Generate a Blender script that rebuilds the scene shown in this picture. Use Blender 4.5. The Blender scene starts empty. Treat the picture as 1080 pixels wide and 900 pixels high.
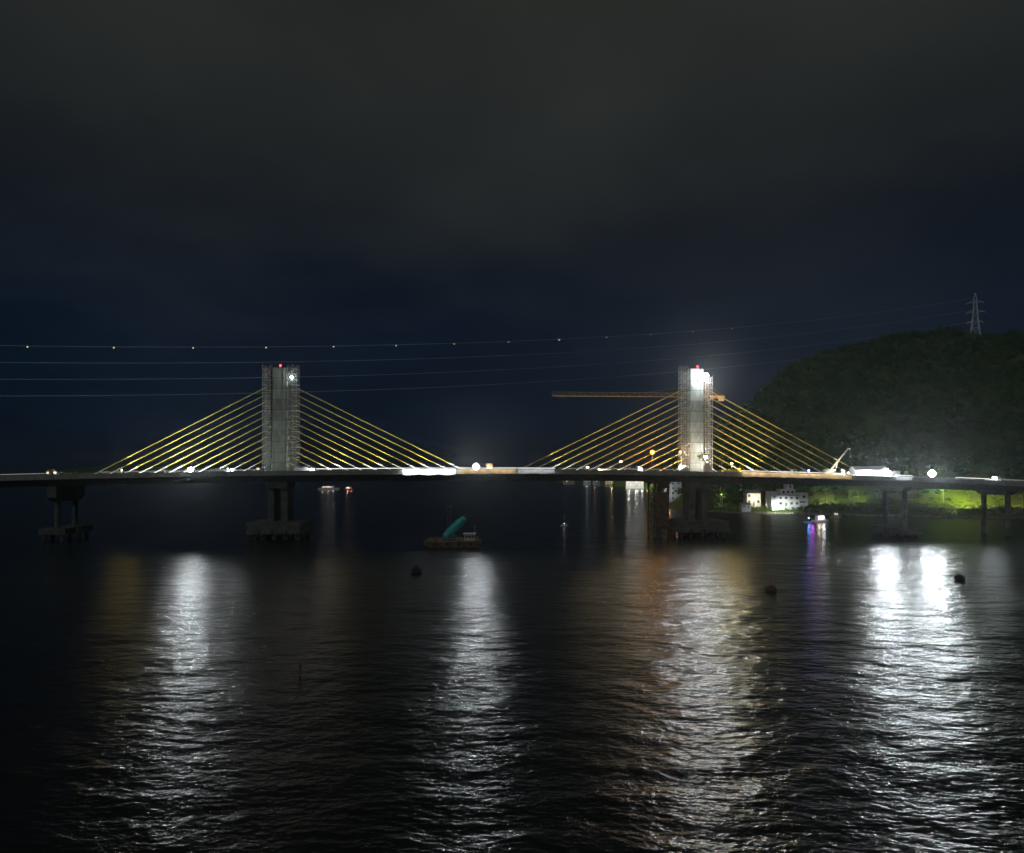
import bpy, math, random
import numpy as np
from mathutils import Vector, Matrix
random.seed(7); rng = np.random.default_rng(7)
R = math.radians
sc = bpy.context.scene
col = sc.collection
F, CX, HY, CAMZ = 730.0, 540.0, 497.0, 25.7

# ------------------------------------------------------------ helpers
def W(px, py, Y):
    return Vector(((px-CX)/F*Y, Y, CAMZ+(HY-py)/F*Y))

TH = R(2.74)
BO = Vector(((296-CX)/F*268, 268, 0))
U = Vector((math.cos(TH), math.sin(TH), 0)); N = Vector((-math.sin(TH), math.cos(TH), 0))
TT = 162.8; LS = 71.1
def BP(t, off, z): return BO + U*t + N*off + Vector((0, 0, z))
def T(px, off=-9.0):
    k = (px-CX)/F
    return (k*(BO.y+off*math.cos(TH)) - BO.x + off*math.sin(TH))/(math.cos(TH)-k*math.sin(TH))
def DZ(t):
    d = t-81.0
    return 25.45 - (7.6e-5 if d < 0 else 1.1e-4)*d*d
def ZPY(t, off, py):
    return CAMZ+(HY-py)/F*BP(t, off, 0).y

class MB:
    def __init__(s): s.v = []; s.f = []; s.k = []
    def poly(s, pts, faces):
        b = len(s.v); s.k.append((b, len(s.f))); s.v += [tuple(p) for p in pts]; s.f += [tuple(i+b for i in f) for f in faces]; return s
    def box(s, c, d, rz=0.0, taper=1.0):
        x, y, z = d[0]/2, d[1]/2, d[2]/2; ca, sa = math.cos(rz), math.sin(rz); pts = []
        for k, sz in enumerate((-z, z)):
            q = 1.0 if k == 0 else taper
            for sx, sy in ((-x, -y), (x, -y), (x, y), (-x, y)):
                sx *= q; sy *= q
                pts.append((c[0]+sx*ca-sy*sa, c[1]+sx*sa+sy*ca, c[2]+sz))
        return s.poly(pts, [(0,3,2,1),(4,5,6,7),(0,1,5,4),(1,2,6,5),(2,3,7,6),(3,0,4,7)])
    def tube(s, p, q, r, n=6, r2=None, cap=True):
        p = Vector(p); q = Vector(q); d = q-p
        if d.length < 1e-6: return s
        d.normalize(); a = d.orthogonal().normalized(); b = d.cross(a); r2 = r if r2 is None else r2
        pts = [p+(a*math.cos(2*math.pi*i/n)+b*math.sin(2*math.pi*i/n))*r for i in range(n)]
        pts += [q+(a*math.cos(2*math.pi*i/n)+b*math.sin(2*math.pi*i/n))*r2 for i in range(n)]
        fs = [(i, (i+1) % n, n+(i+1) % n, n+i) for i in range(n)]
        if cap: fs += [tuple(range(n-1, -1, -1)), tuple(range(n, 2*n))]
        return s.poly(pts, fs)
    def path(s, ps, r, n=6):
        for a, b in zip(ps[:-1], ps[1:]): s.tube(a, b, r, n, cap=False)
        return s
    def ball(s, c, r, n=10, m=6, sz=1.0):
        pts = [(c[0], c[1], c[2]+r*sz)]
        for j in range(1, m):
            ph = math.pi*j/m
            for i in range(n):
                th = 2*math.pi*i/n
                pts.append((c[0]+r*math.sin(ph)*math.cos(th), c[1]+r*math.sin(ph)*math.sin(th), c[2]+r*sz*math.cos(ph)))
        pts.append((c[0], c[1], c[2]-r*sz)); L = len(pts)-1; fs = []
        for i in range(n): fs.append((0, 1+i, 1+(i+1) % n))
        for j in range(m-2):
            for i in range(n):
                a = 1+j*n+i; b = 1+j*n+(i+1) % n; fs.append((a, a+n, b+n, b))
        for i in range(n): fs.append((L, L-n+(i+1) % n, L-n+i))
        return s.poly(pts, fs)
    def loft(s, secs):
        """secs: list of rings with equal point counts; closed ends"""
        n = len(secs[0]); pts = [p for r in secs for p in r]; fs = []
        for k in range(len(secs)-1):
            for i in range(n): fs.append((k*n+i, k*n+(i+1) % n, (k+1)*n+(i+1) % n, (k+1)*n+i))
        fs.append(tuple(range(n-1, -1, -1))); fs.append(tuple(range((len(secs)-1)*n, len(secs)*n)))
        return s.poly(pts, fs)
    def truss(s, p, q, w, h, bay, r=0.07, up=Vector((0, 0, 1)), tri=False, n=4):
        p = Vector(p); q = Vector(q); d = (q-p); L = d.length; d.normalize()
        side = d.cross(up).normalized(); upv = side.cross(d).normalized()
        cs = [side*w/2, -side*w/2, upv*h] if tri else [side*w/2+upv*h/2, -side*w/2+upv*h/2, -side*w/2-upv*h/2, side*w/2-upv*h/2]
        for c in cs: s.tube(p+c, q+c, r, n)
        m = max(1, int(round(L/bay))); k = len(cs)
        for i in range(m+1):
            a = p+d*(L*i/m)
            for j in range(k):
                s.tube(a+cs[j], a+cs[(j+1) % k], r*.6, 3, cap=False)
                if i < m:
                    b = p+d*(L*(i+1)/m)
                    if (i+j) % 2: s.tube(a+cs[j], b+cs[(j+1) % k], r*.6, 3, cap=False)
                    else: s.tube(a+cs[(j+1) % k], b+cs[j], r*.6, 3, cap=False)
        return s
    def each(s, name, mat, parent=None):
        """every primitive of this builder as an object of its own"""
        k = s.k+[(len(s.v), len(s.f))]; out = []
        for (v0, f0), (v1, f1) in zip(k[:-1], k[1:]):
            m = MB(); m.poly(s.v[v0:v1], [tuple(i-v0 for i in f) for f in s.f[f0:f1]]); out.append(m.build(name, mat, parent))
        return out
    def build(s, name, mat, parent=None, smooth=False):
        me = bpy.data.meshes.new(name); me.from_pydata(s.v, [], s.f); me.update()
        if smooth: me.polygons.foreach_set('use_smooth', [True]*len(me.polygons))
        me.materials.append(mat); o = bpy.data.objects.new(name, me); col.objects.link(o)
        if parent: o.parent = parent
        return o

def thing(name, label, cat, loc=(0, 0, 0), rz=0.0, group=None):
    o = bpy.data.objects.new(name, None); o.empty_display_size = 1; col.objects.link(o)
    o.location = loc; o.rotation_euler = (0, 0, rz); o['label'] = label; o['category'] = cat
    if group: o['group'] = group
    return o
def tag(o, label, cat, group=None):
    o['label'] = label; o['category'] = cat
    if group: o['group'] = group
    return o
def struct(o, kind='structure', label=None, cat=None):
    o['kind'] = kind
    if label: o['label'] = label
    if cat: o['category'] = cat
    return o
def copy_tree(o, parent=None):
    c = o.copy(); col.objects.link(c)
    if parent: c.parent = parent
    for ch in list(o.children): copy_tree(ch, c)
    return c

# ------------------------------------------------------------ materials
def mat(name, color, rough=.6, metal=0.0, var=0.0, vscale=1.0, bump=0.0, alpha=1.0, spec=.5, color2=None, wet=None):
    m = bpy.data.materials.new(name); m.use_nodes = True; nt = m.node_tree; b = nt.nodes['Principled BSDF']
    b.inputs['Roughness'].default_value = rough; b.inputs['Metallic'].default_value = metal
    b.inputs['Base Color'].default_value = (*color, 1); b.inputs['Specular IOR Level'].default_value = spec
    if alpha < 1: b.inputs['Alpha'].default_value = alpha
    if var > 0 or bump > 0:
        tc = nt.nodes.new('ShaderNodeTexCoord'); nz = nt.nodes.new('ShaderNodeTexNoise')
        nz.inputs['Scale'].default_value = vscale; nz.inputs['Detail'].default_value = 5
        nt.links.new(tc.outputs['Object'], nz.inputs['Vector'])
        if var > 0:
            mx = nt.nodes.new('ShaderNodeMix'); mx.data_type = 'RGBA'
            c2 = color2 or tuple(c*(1-var) for c in color)
            mx.inputs['A'].default_value = (*c2, 1); mx.inputs['B'].default_value = (*color, 1)
            rp = nt.nodes.new('ShaderNodeMapRange'); rp.inputs['From Min'].default_value = .38; rp.inputs['From Max'].default_value = .62
            nt.links.new(nz.outputs['Fac'], rp.inputs['Value']); nt.links.new(rp.outputs['Result'], mx.inputs['Factor'])
            nt.links.new(mx.outputs['Result'], b.inputs['Base Color'])
        if bump > 0:
            bp = nt.nodes.new('ShaderNodeBump'); bp.inputs['Strength'].default_value = bump; bp.inputs['Distance'].default_value = .1
            nt.links.new(nz.outputs['Fac'], bp.inputs['Height']); nt.links.new(bp.outputs['Normal'], b.inputs['Normal'])
    return m
def emis(name, color, s):
    m = bpy.data.materials.new(name); m.use_nodes = True; b = m.node_tree.nodes['Principled BSDF']
    b.inputs['Base Color'].default_value = (.02, .02, .02, 1)
    b.inputs['Emission Color'].default_value = (*color, 1); b.inputs['Emission Strength'].default_value = s
    return m

def concrete_mat(name, base, joint):
    m = bpy.data.materials.new(name); m.use_nodes = True; nt = m.node_tree; b = nt.nodes['Principled BSDF']
    b.inputs['Roughness'].default_value = .85
    tc = nt.nodes.new('ShaderNodeTexCoord'); sp = nt.nodes.new('ShaderNodeSeparateXYZ'); nt.links.new(tc.outputs['Object'], sp.inputs[0])
    # pour lifts: one random tone per lift and a dark joint line
    dv = nt.nodes.new('ShaderNodeMath'); dv.operation = 'DIVIDE'; dv.inputs[1].default_value = joint; nt.links.new(sp.outputs['Z'], dv.inputs[0])
    fl = nt.nodes.new('ShaderNodeMath'); fl.operation = 'FLOOR'; nt.links.new(dv.outputs[0], fl.inputs[0])
    fr = nt.nodes.new('ShaderNodeMath'); fr.operation = 'FRACT'; nt.links.new(dv.outputs[0], fr.inputs[0])
    wn = nt.nodes.new('ShaderNodeTexWhiteNoise'); wn.noise_dimensions = '1D'; nt.links.new(fl.outputs[0], wn.inputs['W'])
    nz = nt.nodes.new('ShaderNodeTexNoise'); nz.inputs['Scale'].default_value = .9; nz.inputs['Detail'].default_value = 8; nz.inputs['Roughness'].default_value = .65
    mp = nt.nodes.new('ShaderNodeMapping'); mp.inputs['Scale'].default_value = (1, 1, .35)
    nt.links.new(tc.outputs['Object'], mp.inputs['Vector']); nt.links.new(mp.outputs[0], nz.inputs['Vector'])
    ad = nt.nodes.new('ShaderNodeMath'); ad.operation = 'MULTIPLY_ADD'; ad.inputs[1].default_value = .35; nt.links.new(wn.outputs['Value'], ad.inputs[0]); nt.links.new(nz.outputs['Fac'], ad.inputs[2])
    ln = nt.nodes.new('ShaderNodeMath'); ln.operation = 'GREATER_THAN'; ln.inputs[1].default_value = .07; nt.links.new(fr.outputs[0], ln.inputs[0])
    mr = nt.nodes.new('ShaderNodeMapRange'); mr.inputs['From Min'].default_value = .35; mr.inputs['From Max'].default_value = .95
    mr.inputs['To Min'].default_value = .38; mr.inputs['To Max'].default_value = 1.15
    nt.links.new(ad.outputs[0], mr.inputs['Value'])
    l2 = nt.nodes.new('ShaderNodeMapRange'); l2.inputs['To Min'].default_value = .6; nt.links.new(ln.outputs[0], l2.inputs['Value'])
    mu = nt.nodes.new('ShaderNodeMath'); mu.operation = 'MULTIPLY'; nt.links.new(mr.outputs[0], mu.inputs[0]); nt.links.new(l2.outputs[0], mu.inputs[1])
    vm = nt.nodes.new('ShaderNodeVectorMath'); vm.operation = 'SCALE'; vm.inputs[0].default_value = base; nt.links.new(mu.outputs[0], vm.inputs['Scale'])
    nt.links.new(vm.outputs[0], b.inputs['Base Color'])
    bp = nt.nodes.new('ShaderNodeBump'); bp.inputs['Strength'].default_value = .3; bp.inputs['Distance'].default_value = .05
    nt.links.new(nz.outputs['Fac'], bp.inputs['Height']); nt.links.new(bp.outputs['Normal'], b.inputs['Normal'])
    return m

M = {}
M['pylon'] = concrete_mat('pylon_concrete', (.36, .38, .34), 4.1)
M['conc'] = concrete_mat('deck_concrete', (.30, .31, .27), 50)
M['pier'] = mat('pier_concrete', (.12, .12, .095), .85, var=.45, vscale=.4, bump=.3)
M['asph'] = mat('asphalt', (.05, .05, .05), .85, var=.3, vscale=2)
M['yellow'] = mat('yellow_cable_sheath', (.60, .47, .09), .45, var=.15, vscale=.8)
M['tubewhite'] = mat('white_guide_pipe', (.75, .75, .72), .45, var=.1, vscale=.8)
M['galv'] = mat('galvanised_steel', (.62, .63, .62), .5, .3, var=.3, vscale=2)
M['plank'] = mat('scaffold_plank', (.32, .24, .15), .8, var=.4, vscale=1.5)
M['net'] = mat('safety_net', (.35, .40, .36), .9, alpha=.14)
M['steel'] = mat('dark_steel', (.10, .09, .08), .6, .4, var=.3, vscale=2)
M['rust'] = mat('rusty_steel', (.16, .09, .05), .8, .1, var=.5, vscale=.8, bump=.3)
M['crane'] = mat('orange_crane_paint', (.58, .38, .12), .5, var=.2, vscale=1)
M['cream'] = mat('cream_crane_paint', (.72, .66, .50), .5, var=.2, vscale=1)
M['white'] = mat('white_paint', (.78, .78, .75), .5, var=.12, vscale=.6)
M['whitewall'] = mat('white_render', (.74, .74, .72), .8, var=.18, vscale=.35, bump=.1)
M['beigewall'] = mat('beige_render', (.58, .50, .38), .8, var=.18, vscale=.35, bump=.1)
M['greywall'] = mat('grey_render', (.42, .43, .44), .8, var=.2, vscale=.35, bump=.1)
M['tile'] = mat('roof_tile', (.22, .11, .07), .8, var=.4, vscale=1.2)
M['greyroof'] = mat('grey_sheet_roof', (.33, .34, .35), .5, .3, var=.3, vscale=.6)
M['glass'] = mat('window_glass', (.03, .035, .04), .08)
M['frame'] = mat('window_frame', (.5, .5, .48), .5)
M['yellowpaint'] = mat('yellow_paint', (.72, .56, .06), .5, var=.15, vscale=1)
M['orangepaint'] = mat('orange_paint', (.62, .33, .12), .5, var=.15, vscale=1)
M['teal'] = mat('teal_paint', (.03, .52, .43), .5, var=.25, vscale=.8)
M['hull'] = mat('barge_hull', (.14, .10, .05), .7, var=.5, vscale=.5, bump=.3)
M['barge_deck'] = mat('barge_deck_plate', (.28, .22, .10), .8, var=.5, vscale=.6)
M['rubber'] = mat('rubber', (.02, .02, .02), .85)
M['tarp'] = mat('white_sheet', (.80, .80, .78), .7, var=.12, vscale=.5, bump=.3)
M['beigepanel'] = mat('plywood_formwork', (.62, .52, .38), .8, var=.35, vscale=.6)
M['bark'] = mat('bark', (.09, .07, .05), .9, var=.4, vscale=3)
M['wire'] = mat('aluminium_wire', (.75, .76, .78), .5, .2)
M['sand'] = mat('bank_stone', (.24, .21, .16), .9, var=.5, vscale=.5, bump=.4)
M['red'] = mat('red_paint', (.5, .04, .03), .5)
M['e_white'] = emis('lamp_white', (.9, .97, 1), 110)
M['e_warm'] = emis('lamp_warm', (1, .78, .45), 6)
M['e_orange'] = emis('lamp_sodium', (1, .36, .05), 4.5)
M['e_red'] = emis('lamp_red', (1, .03, .03), 12)
M['e_blue'] = emis('lamp_blue', (.1, .35, 1), 30)
M['e_strip'] = emis('parapet_glow', (1, .97, .88), 1.6)  # glow of the added parapet strips
M['e_dim'] = emis('parapet_glow_dim', (1, .93, .82), .55)
M['e_win'] = emis('lit_window', (1, .80, .50), 1.3)
M['e_winw'] = emis('lit_window_cool', (.85, .95, 1), 1.5)
M['e_boat'] = emis('boat_lamp', (1, .9, .8), 3)
M['e_mark'] = emis('marker_lamp', (1, .78, .35), .9)

def leaf_mat(name, c1, c2, c3, scale):
    m = bpy.data.materials.new(name); m.use_nodes = True; nt = m.node_tree; b = nt.nodes['Principled BSDF']
    b.inputs['Roughness'].default_value = .75; b.inputs['Specular IOR Level'].default_value = .15
    g = nt.nodes.new('ShaderNodeNewGeometry'); nz = nt.nodes.new('ShaderNodeTexNoise'); nz.inputs['Scale'].default_value = scale; nz.inputs['Detail'].default_value = 3
    nt.links.new(g.outputs['Position'], nz.inputs['Vector'])
    rp = nt.nodes.new('ShaderNodeValToRGB'); e = rp.color_ramp.elements
    e[0].position = .36; e[0].color = (*c1, 1); e[1].position = .64; e[1].color = (*c3, 1); x = e.new(.5); x.color = (*c2, 1)
    nt.links.new(nz.outputs['Fac'], rp.inputs[0]); nt.links.new(rp.outputs[0], b.inputs['Base Color'])
    return m
M['forest'] = leaf_mat('forest_leaves', (.022, .080, .018), (.040, .115, .026), (.070, .150, .036), .06)
M['leaf'] = leaf_mat('bank_leaves', (.035, .075, .015), (.07, .12, .022), (.10, .14, .03), .5)

# ------------------------------------------------------------ lamps (light objects in lamp housings, plus a few added fills)
K = 1.0
def light(parent, loc, power, color, radius=.4, spot=None, aim=None, name='lamp_or_fill', blend=.5):
    d = bpy.data.lights.new(name, 'SPOT' if spot else 'POINT'); d.energy = power*K; d.color = color; d.shadow_soft_size = radius
    if spot: d.spot_size = R(spot); d.spot_blend = blend
    o = bpy.data.objects.new(name, d); col.objects.link(o); o.parent = parent; o.location = loc
    if spot: o.rotation_euler = Vector(aim).to_track_quat('-Z', 'Y').to_euler()
    return o
WHITE = (.88, .97, 1.0); WARM = (1, .80, .52); SOD = (1, .45, .10)

# ------------------------------------------------------------ camera
cd = bpy.data.cameras.new('camera'); cam = bpy.data.objects.new('camera', cd); col.objects.link(cam)
cam.location = (0, 0, CAMZ); cam.rotation_euler = (R(90), 0, 0)
cd.sensor_width = 36; cd.lens = F/1080*36; cd.shift_y = (HY-450)/1080; cd.clip_start = .5; cd.clip_end = 20000
sc.camera = cam

# ------------------------------------------------------------ world: overcast night sky
w = bpy.data.worlds.new('World'); sc.world = w; w.use_nodes = True; nt = w.node_tree
bg = nt.nodes['Background']; bg.inputs['Strength'].default_value = 1.2
tc = nt.nodes.new('ShaderNodeTexCoord'); sp = nt.nodes.new('ShaderNodeSeparateXYZ'); nt.links.new(tc.outputs['Generated'], sp.inputs[0])
rp = nt.nodes.new('ShaderNodeValToRGB'); e = rp.color_ramp.elements
e[0].position = 0; e[0].color = (.0016, .0048, .0100, 1); e[1].position = 1; e[1].color = (.0255, .0272, .0235, 1)
for p, c in ((.08, (.0014, .0056, .0135)), (.19, (.0024, .0062, .0140)), (.27, (.0066, .0096, .0148)), (.38, (.0118, .0145, .0158)), (.58, (.0182, .0196, .0178))):
    x = e.new(p); x.color = (*c, 1)
# wobble the gradient with cloud noise, then modulate by cloud noise
dz = nt.nodes.new('ShaderNodeMath'); dz.operation = 'ADD'; dz.inputs[1].default_value = .22; nt.links.new(sp.outputs['Z'], dz.inputs[0])
dx = nt.nodes.new('ShaderNodeMath'); dx.operation = 'DIVIDE'; nt.links.new(sp.outputs['X'], dx.inputs[0]); nt.links.new(dz.outputs[0], dx.inputs[1])
dy = nt.nodes.new('ShaderNodeMath'); dy.operation = 'DIVIDE'; nt.links.new(sp.outputs['Y'], dy.inputs[0]); nt.links.new(dz.outputs[0], dy.inputs[1])
cb = nt.nodes.new('ShaderNodeCombineXYZ'); nt.links.new(dx.outputs[0], cb.inputs[0]); nt.links.new(dy.outputs[0], cb.inputs[1])
nz = nt.nodes.new('ShaderNodeTexNoise'); nz.inputs['Scale'].default_value = 1.1; nz.inputs['Detail'].default_value = 4; nt.links.new(cb.outputs[0], nz.inputs['Vector'])
ma = nt.nodes.new('ShaderNodeMath'); ma.operation = 'MULTIPLY_ADD'; ma.inputs[1].default_value = .30; nt.links.new(nz.outputs['Fac'], ma.inputs[0])
m2 = nt.nodes.new('ShaderNodeMath'); m2.operation = 'SUBTRACT'; m2.inputs[1].default_value = .15; nt.links.new(sp.outputs['Z'], m2.inputs[0]); nt.links.new(m2.outputs[0], ma.inputs[2])
nt.links.new(ma.outputs[0], rp.inputs[0])
mr = nt.nodes.new('ShaderNodeMapRange'); mr.inputs['From Min'].default_value = .3; mr.inputs['From Max'].default_value = .7; mr.inputs['To Min'].default_value = .72; mr.inputs['To Max'].default_value = 1.25
nt.links.new(nz.outputs['Fac'], mr.inputs['Value'])
vm = nt.nodes.new('ShaderNodeVectorMath'); vm.operation = 'SCALE'; nt.links.new(rp.outputs[0], vm.inputs[0]); nt.links.new(mr.outputs[0], vm.inputs['Scale'])
nt.links.new(vm.outputs[0], bg.inputs['Color'])
# dim sun lamp added as fill to lift the hill
sd = bpy.data.lights.new('sky_fill', 'SUN'); sd.energy = .27; sd.angle = R(12); sd.color = (.85, .93, 1)
so = bpy.data.objects.new('sky_fill', sd); col.objects.link(so); so.rotation_euler = Vector((.35, .75, -.55)).to_track_quat('-Z', 'Y').to_euler(); so.location = (0, -50, 200)

# ------------------------------------------------------------ water
wm = bpy.data.materials.new('night_water'); wm.use_nodes = True; nt = wm.node_tree; b = nt.nodes['Principled BSDF']
b.inputs['Base Color'].default_value = (.006, .009, .008, 1); b.inputs['IOR'].default_value = 1.333; b.inputs['Roughness'].default_value = .215
tc = nt.nodes.new('ShaderNodeTexCoord')
def wnoise(scale, rz, sx, sy, detail, rough=.5):
    mp = nt.nodes.new('ShaderNodeMapping'); mp.inputs['Rotation'].default_value = (0, 0, R(rz)); mp.inputs['Scale'].default_value = (sx, sy, 1)
    nt.links.new(tc.outputs['Object'], mp.inputs['Vector'])
    n = nt.nodes.new('ShaderNodeTexNoise'); n.inputs['Scale'].default_value = scale; n.inputs['Detail'].default_value = detail; n.inputs['Roughness'].default_value = rough
    nt.links.new(mp.outputs[0], n.inputs['Vector']); return n.outputs['Fac']
def bumpn(h, dist, strength, prev=None):
    bn = nt.nodes.new('ShaderNodeBump'); bn.inputs['Distance'].default_value = dist; bn.inputs['Strength'].default_value = strength
    nt.links.new(h, bn.inputs['Height'])
    if prev is not None: nt.links.new(prev, bn.inputs['Normal'])
    return bn.outputs['Normal']
n0 = bumpn(wnoise(.07, 30, .6, 1.2, 2), .9, 1.0)
n1 = bumpn(wnoise(.26, 22, .65, 1.15, 3, .55), .62, 1.0, n0)
n2 = bumpn(wnoise(.95, 10, .75, 1.15, 3, .55), .17, 1.0, n1)
n3 = bumpn(wnoise(3.2, -14, .85, 1.1, 2, .5), .035, 1.0, n2)
nt.links.new(n3, b.inputs['Normal'])
wb = MB(); wb.poly([(-6000, -400, 0), (6000, -400, 0), (6000, 9000, 0), (-6000, 9000, 0)], [(0, 1, 2, 3)])
struct(wb.build('water', wm))

# ------------------------------------------------------------ terrain
RX = [60, 100, 120, 150, 170, 187, 204, 221, 238, 259, 289, 323, 357, 391, 459, 560, 800, 1400]
RZ = [0, 0, 4, 20, 33, 53, 69, 81, 95, 111, 125, 132, 137, 138, 137, 142, 130, 120]
SX = [90, 113, 134, 173, 197, 241, 277, 407, 1500]
SY = [520, 457, 426, 408, 399, 383, 375, 372, 360]
XEY = [400, 457, 552, 620, 893, 1250, 1500]; XEX = [95, 105, 118, 132, 192, 265, 330]
GX = np.concatenate([np.arange(90, 560, 5.0), np.arange(560, 1500, 40.0)])
GY = np.concatenate([np.arange(355, 470, 3.0), np.arange(470, 740, 6.0), np.arange(740, 1500, 40.0)])
def fract_noise(x, y):
    return (np.sin(x*.061+1.3)*np.cos(y*.053+.4)+.5*np.sin(x*.13+y*.11)+.35*np.sin(x*.29-y*.21+2)+.2*np.sin(x*.61+y*.57))
def ground(x, y):
    x = np.asarray(x, float); y = np.asarray(y, float)
    sh = np.interp(x, SX, SY); rz = np.interp(x, RX, RZ)
    dd = y-sh
    xe = np.interp(y, XEY, XEX); left = np.clip((x-xe+13)/26, 0, 1); rz = np.interp(x-(xe-132), RX, RZ)
    bank = np.clip(dd/5, -1.5, 1)*2.0 + np.clip((dd-5)/35, 0, 1)*3.5
    s = np.clip((dd-38)/np.maximum(620-sh-38, 60), 0, 1)
    hill = rz*(s**.92)*1.0
    hill = hill*np.where(y > 640, np.clip(1-(y-640)/1500, 0, 1), 1)
    z = bank + hill + np.where(s > 0, fract_noise(x, y)*3.8*np.minimum(s*4, 1), 0)
    return np.where(left < 1, z*left-3*(1-left), z)
gx, gy = np.meshgrid(GX, GY); gz = ground(gx, gy)
tb = MB(); nx = len(GX); ny = len(GY)
tb.v = list(zip(gx.ravel().tolist(), gy.ravel().tolist(), gz.ravel().tolist()))
tb.f = [(j*nx+i, j*nx+i+1, (j+1)*nx+i+1, (j+1)*nx+i) for j in range(ny-1) for i in range(nx-1)]
M['ground'] = leaf_mat('hill_ground', (.06, .085, .03), (.07, .12, .03), (.09, .15, .03), .12)
struct(tb.build('hill', M['ground'], smooth=True))

# far shores: low dark land with its own depth
def ridge(name, pts, depth, m):
    r = MB(); secs = []
    for (x, y, h) in pts:
        secs.append([(x, y-12, -1), (x, y+depth*.2, h*.75), (x, y+depth*.5, h), (x, y+depth, -1)])
    r.loft(secs); return struct(r.build(name, m, smooth=False))
pts = []
for i in range(61):
    px = -300+i*26.0; Y = 2600
    hh = 16+10*math.sin(i*.45)+6*math.sin(i*1.3+1)+random.uniform(-2, 2)+max(0, 26*math.exp(-((px-80)/110)**2))
    pts.append(((px-CX)/F*Y, Y+80*math.sin(i*.3), max(hh, 6)))
ridge('far_hills', pts, 500, M['forest'])
pts = []
for i in range(30):
    px = 586+i*5.2; Y = 1450-i*24
    pts.append(((px-CX)/F*Y, Y, 5+1.2*i+random.uniform(-1, 1)))
ridge('land', pts, 160, M['forest'])

# forest on the hill: crowns made of leaf clumps, one uncountable mass
def crown_proto(nleaf, leaf, seed, flat=.8):
    r = np.random.default_rng(seed); V = []
    lob = r.normal(size=(7, 3)); lob /= np.linalg.norm(lob, axis=1)[:, None]; lob[:, 2] = np.abs(lob[:, 2])*.8-.1; lob *= r.uniform(.35, .62, (7, 1))
    for i in range(nleaf):
        c = lob[r.integers(7)]; d = r.normal(size=3); d /= np.linalg.norm(d)
        p = c + d*r.uniform(.28, .5); p[2] *= flat
        nrm = d+r.normal(size=3)*.5; nrm /= np.linalg.norm(nrm)
        a = np.cross(nrm, r.normal(size=3)); a /= np.linalg.norm(a); b2 = np.cross(nrm, a); s = leaf*r.uniform(.6, 1.3)
        V.append([p+a*s, p+b2*s*.7, p-a*s, p-b2*s*.7])
    return np.array(V)
def leaves_mesh(name, quads, m, parent=None):
    v = quads.reshape(-1, 3); n = len(v)//4
    me = bpy.data.meshes.new(name); me.vertices.add(len(v)); me.vertices.foreach_set('co', v.ravel().astype(np.float32))
    me.loops.add(n*4); me.loops.foreach_set('vertex_index', np.arange(n*4, dtype=np.int32)); me.polygons.add(n)
    me.polygons.foreach_set('loop_start', np.arange(0, n*4, 4, dtype=np.int32)); me.update(); me.validate()
    me.materials.append(m); o = bpy.data.objects.new(name, me); col.objects.link(o)
    if parent: o.parent = parent
    return o
protos = [crown_proto(90, .17, 100+k) for k in range(6)]
Q = []
step = 6.4
for x in np.arange(112, 640, step):
    for y in np.arange(405, 690, step*.92):
        xx = x+rng.uniform(-2.6, 2.6); yy = y+rng.uniform(-2.6, 2.6)
        sh = np.interp(xx, SX, SY)
        if yy-sh < 42 or float(ground(xx, yy)) < 5.5 or rng.random() < .06: continue
        if abs(xx-435) < 6 and abs(yy-650) < 8: continue
        if (xx-0)/yy > .80: continue
        z = float(ground(xx, yy)); r = rng.uniform(3.0, 6.4)*(1.0 if rng.random() > .09 else 1.5)
        q = protos[rng.integers(6)]; an = rng.uniform(0, 6.28); ca, sa = math.cos(an), math.sin(an)
        rot = np.array([[ca, -sa, 0], [sa, ca, 0], [0, 0, 1]])
        Q.append((q @ rot.T)*r+np.array([xx, yy, z+r*.55+1.0]))
forest = leaves_mesh('forest', np.concatenate(Q), M['forest'])
struct(forest, 'stuff', 'dense dark green forest covering the hill behind the bridge', 'forest')

# ------------------------------------------------------------ the bridge
br = thing('cable_stayed_bridge', 'long concrete cable-stayed bridge with two single pylons and yellow stay cables across the water', 'bridge', BO, TH)
def deck_ring(t, dz0, prof): return [(t, o, DZ(t)+z+dz0) for (o, z) in prof]
ts = [(-250+i*6) for i in range(int((620+250)/6)+1)]
db = MB(); prof = [(-9.0, 0), (-9.0, -.9), (-7.0, -1.5), (-5.2, -3.4), (5.2, -3.4), (7.0, -1.5), (9.0, -.9), (9.0, 0)]
db.loft([deck_ring(t, 0, prof) for t in ts]); deck = db.build('deck', M['conc'], br)
rb = MB()
rb.loft([deck_ring(t, .004, [(-8.4, 0), (-8.4, .05), (-.9, .05), (-.9, 0)]) for t in ts]); rb.loft([deck_ring(t, .004, [(.9, 0), (.9, .05), (8.4, .05), (8.4, 0)]) for t in ts])
rb.build('road_surface', M['asph'], deck)
for sgn in (-1, 1):
    pb = MB()
    pb.loft([deck_ring(t, .004, [(sgn*8.97, 0), (sgn*8.97, .82), (sgn*8.75, .82), (sgn*8.5, .25), (sgn*8.45, 0)]) for t in ts])
    pb.build('parapet', M['conc'], deck)
    rl = MB()
    for t in np.arange(-150, 330, 3.0): rl.tube((t, sgn*8.86, DZ(t)+.8), (t, sgn*8.86, DZ(t)+1.25), .05, 4)
    rl.path([(t, sgn*8.86, DZ(t)+1.25) for t in ts], .045, 4)
    rl.build('handrail', M['galv'], deck)

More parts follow.
